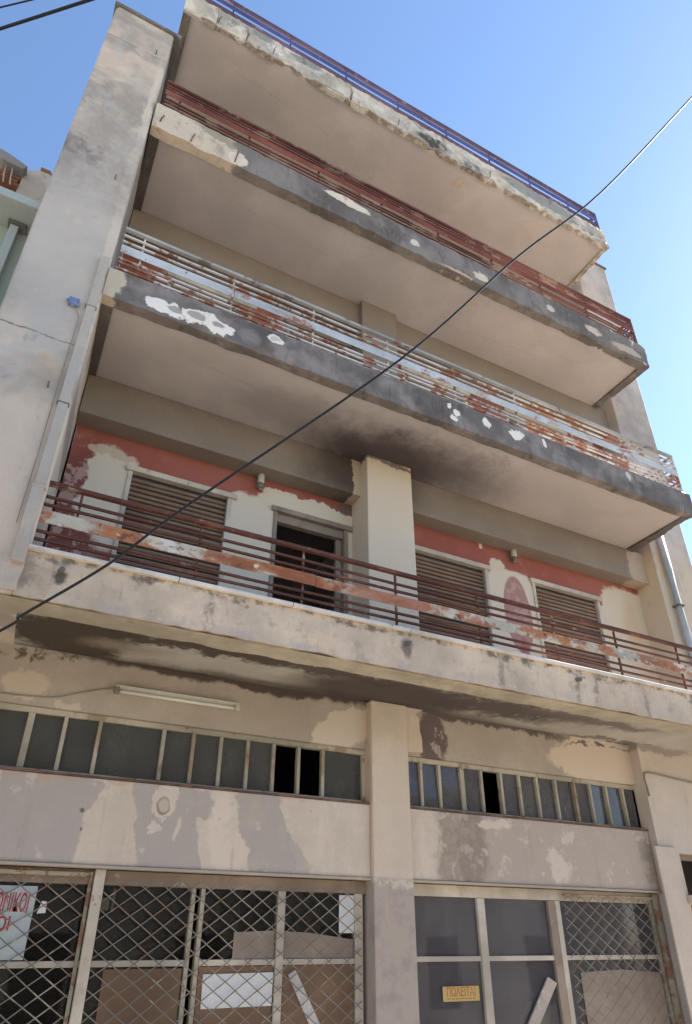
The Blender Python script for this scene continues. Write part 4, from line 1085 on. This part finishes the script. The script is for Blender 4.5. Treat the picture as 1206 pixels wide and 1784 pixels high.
quad_board('cardboard_sheet', [(2.06, 2.36), (2.42, 2.36), (2.42, 2.565), (2.06, 2.55)], 1.166, 0.006, m_card2, 'small tan cardboard piece above the blank white sheet', 'cardboard')
quad_board('cardboard_sheet', [(2.51, 2.36), (3.17, 2.36), (3.17, 2.50), (2.75, 2.55), (2.51, 2.56)], 1.166, 0.006, m_card2, 'tan cardboard sheet standing above the transom left of the column', 'cardboard')
quad_board('cardboard_sheet', [(3.03, 2.55), (3.18, 2.55), (3.18, 2.85), (3.03, 2.85)], 1.166, 0.004, m_paper, 'narrow greyish card strip at the upper corner pane left of the column', 'cardboard')
quad_board('kraft_paper', [(5.80, 0.13), (6.96, 0.13), (6.97, 2.20), (6.4, 2.235), (5.81, 2.215)], 1.168, 0.005, m_card2, 'large kraft paper sheet covering the lower pane of the right grille', 'paper')
quad_board('interior_screen', [(3.84, 0.13), (5.46, 0.13), (5.46, 2.86), (3.84, 2.86)], 1.9, 0.02, M('screen_mauve', (0.14, 0.12, 0.145), [NO(0.9, 0.45, 0.6, (0.105, 0.095, 0.125), 0.8)], bump=0.03), 'dim mauve screen standing behind the right shop window', 'screen')
quad_board('interior_screen', [(5.70, 2.37), (6.98, 2.37), (6.98, 2.86), (5.70, 2.86)], 1.35, 0.02, M('screen_grey', (0.21, 0.185, 0.175), [], bump=0.03), 'dim grey panel behind the upper mesh of the right grille', 'screen')
quad_board('paper_scrap', [(0.515, 2.66), (0.575, 2.665), (0.57, 2.74), (0.535, 2.745)], 1.168, 0.003, m_paper, 'tiny bright paper scrap right of the white sign', 'paper')
t = thing('electric_meter', (1.03, 1.5, 2.68), 'small beige box high in the dark shop beside the pale post', 'box')
pbox('case', m_mull, t, 0.985, 1.075, 1.45, 1.52, 2.70, 2.79, 0.006)
pbox('conduit', m_mull, t, 1.095, 1.115, 1.46, 1.50, 2.69, 2.86, 0.004)
bm = bmesh.new()
tube(bm, [(5.25, 1.62, 1.5), (5.35, 1.62, 1.80), (5.50, 1.62, 1.93), (5.75, 1.62, 1.97), (6.0, 1.62, 1.94), (6.2, 1.62, 1.8), (6.28, 1.62, 1.5)], 0.02, 8)  # added tube, stands in for a curved reflection in the pane
single('reflection_tube', bm, M('reflection_tube_pale', (0.6, 0.6, 0.62), [], rough=0.4), 'added pale bent tube standing in for a car reflection low in the right shop window', 'tube', smooth=True)

# ------------------------------------------------------------------ overhead cables
def ray(px, py):
    x, y = px - 603.0, py - 971.5
    return fw * 1154.4 + r2 * x - u2 * y
CAMP = Vector((0, -4.85, 2.5))
# slack service cable rising across the street: points in its vertical plane Y = -1 - X/2
pts = []
for X, Z in ((-1.2, 3.20), (-0.162, 3.99), (-0.07, 4.09), (0.325, 4.44), (0.70, 4.87), (1.93, 6.16), (2.83, 7.35), (3.58, 8.24), (4.70, 9.92), (6.2, 12.2), (8.0, 15.0)):
    pts.append(Vector((X, -1 - X / 2, Z)))
fine_pts = []
for i in range(len(pts) - 1):
    p0, p1, p2, p3 = pts[max(i - 1, 0)], pts[i], pts[i + 1], pts[min(i + 2, len(pts) - 1)]
    for k in range(6):
        s = k / 6
        fine_pts.append(0.5 * ((2 * p1) + (p2 - p0) * s + (2 * p0 - 5 * p1 + 4 * p2 - p3) * s * s + (3 * p1 - p0 - 3 * p2 + p3) * s ** 3))
fine_pts.append(pts[-1])
bm = bmesh.new(); tube(bm, fine_pts, 0.0085, 6)
single('overhead_cable', bm, m_cable, 'long black cable slanting up across the whole facade', 'cable', smooth=True)
for (a, b, rad, lab) in (((-80, 76), (230, -24), 0.014, 'thick dark cable crossing the sky in the upper left corner'), ((-80, 32), (120, -16), 0.007, 'thin cable in the sky at the far top left, above the thick one')):
    d0, d1 = ray(*a).normalized(), ray(*b).normalized()
    p0 = CAMP + d0 * (7.0 / d0.z); p1 = CAMP + d1 * (7.0 / d1.z)
    ext = (p1 - p0)
    bm = bmesh.new(); tube(bm, [p0 - ext * 6, p0, p0 + ext * 0.5 - Vector((0, 0, 0.004)), p1, p1 + ext * 6], rad, 6)
    single('overhead_cable', bm, m_cable, lab, 'cable', smooth=True)

# ------------------------------------------------------------------ neighbours
t = thing('green_house', (-4.0, 1.0, 0.12), 'pale green neighbouring house with a projecting roof slab at the left edge', 'building')
pbox('wall', m_green, t, -7.5, -0.91, 0.45, 6.0, 0.12, 8.79)
pbox('roof_slab', m_greenlight, t, -7.6, -0.908, 0.10, 6.1, 8.79, 8.90, 0.01)
pbox('downpipe', m_greenlight, t, -1.145, -1.065, 0.36, 0.449, 0.12, 8.75, 0.008)
bm = bmesh.new(); box(bm, -1.17, -1.0, 0.33, 0.449, 8.755, 8.789, 0.006); part('pipe_collar', bm, m_coping, t)
t = thing('rooftop_ruin', (-2.2, 3.0, 8.9), 'crumbling cream rooftop wall with bare bricks behind the green roof slab', 'ruin')
bm = bmesh.new()
prism(bm, [(-1.72, 8.9), (-0.95, 8.9), (-0.95, 12.62), (-1.2, 12.66), (-1.42, 12.72), (-1.52, 12.70), (-1.70, 12.58)], 'y', 2.5, 3.6)
part('wall', bm, m_ruin, t)
bm = bmesh.new()
prism(bm, [(-2.25, 12.50), (-1.98, 12.40), (-1.70, 12.36), (-1.66, 12.46), (-1.9, 12.56), (-2.2, 12.64)], 'y', 2.35, 3.4)
part('broken_slab', bm, m_conc, t)
for k, (x, z) in enumerate(((-1.78, 12.30), (-1.80, 12.22), (-1.77, 12.14), (-1.93, 12.32), (-1.90, 12.24), (-1.45, 12.735), (-1.30, 12.70), (-1.15, 12.67))):
    pbox('brick', m_brick, t, x - 0.07, x + 0.07, 2.48, 2.70, z - 0.032, z + 0.032, 0.006)
pbox('rubble_wall', m_conc, t, -1.96, -1.70, 2.72, 2.9, 8.9, 12.36)
for x in (-1.93, -1.84):
    bm = bmesh.new(); tube(bm, [(x, 2.42, 12.42), (x + 0.02, 2.42, 12.18), (x + 0.05, 2.42, 12.0)], 0.010, 5); part('reinforcing_bar', bm, m_ruin, t)

t = thing('right_house', (11.5, 3.0, 0.12), 'neighbouring house with a tiled eave just visible at the right edge', 'building')
pbox('wall', m_nb, t, 9.42, 16.0, 1.6, 7.0, 0.12, 8.0)
bm = bmesh.new(); prism(bm, [(1.25, 7.95), (1.25, 8.02), (4.3, 9.3), (7.3, 8.02), (7.3, 7.95)], 'x', 9.66, 16.2); part('roof', bm, m_tile, t)

t = thing('opposite_house', (4.0, -13.0, 0.12), 'pale low house across the street, mirrored in the upper shop panes', 'building')
holes = [(x, x + 1.1, z, z + h) for x in (-9, -5.6, -2.2, 1.2, 4.6, 8.0, 11.4, 14.8) for z, h in ((0.9, 1.7), (4.2, 1.5))]
bm = bmesh.new(); holed_wall(bm, -12, 19, 0.12, 7.2, -10.5, -10.2, holes)
part('wall', bm, m_oppo, t)
for h in holes:
    pbox('shutter', m_shutgrn, t, h[0], h[1], -10.42, -10.36, h[2], h[3])
pbox('cornice', m_oppo, t, -12.2, 19.2, -17, -10.0, 7.202, 7.4, 0.02)
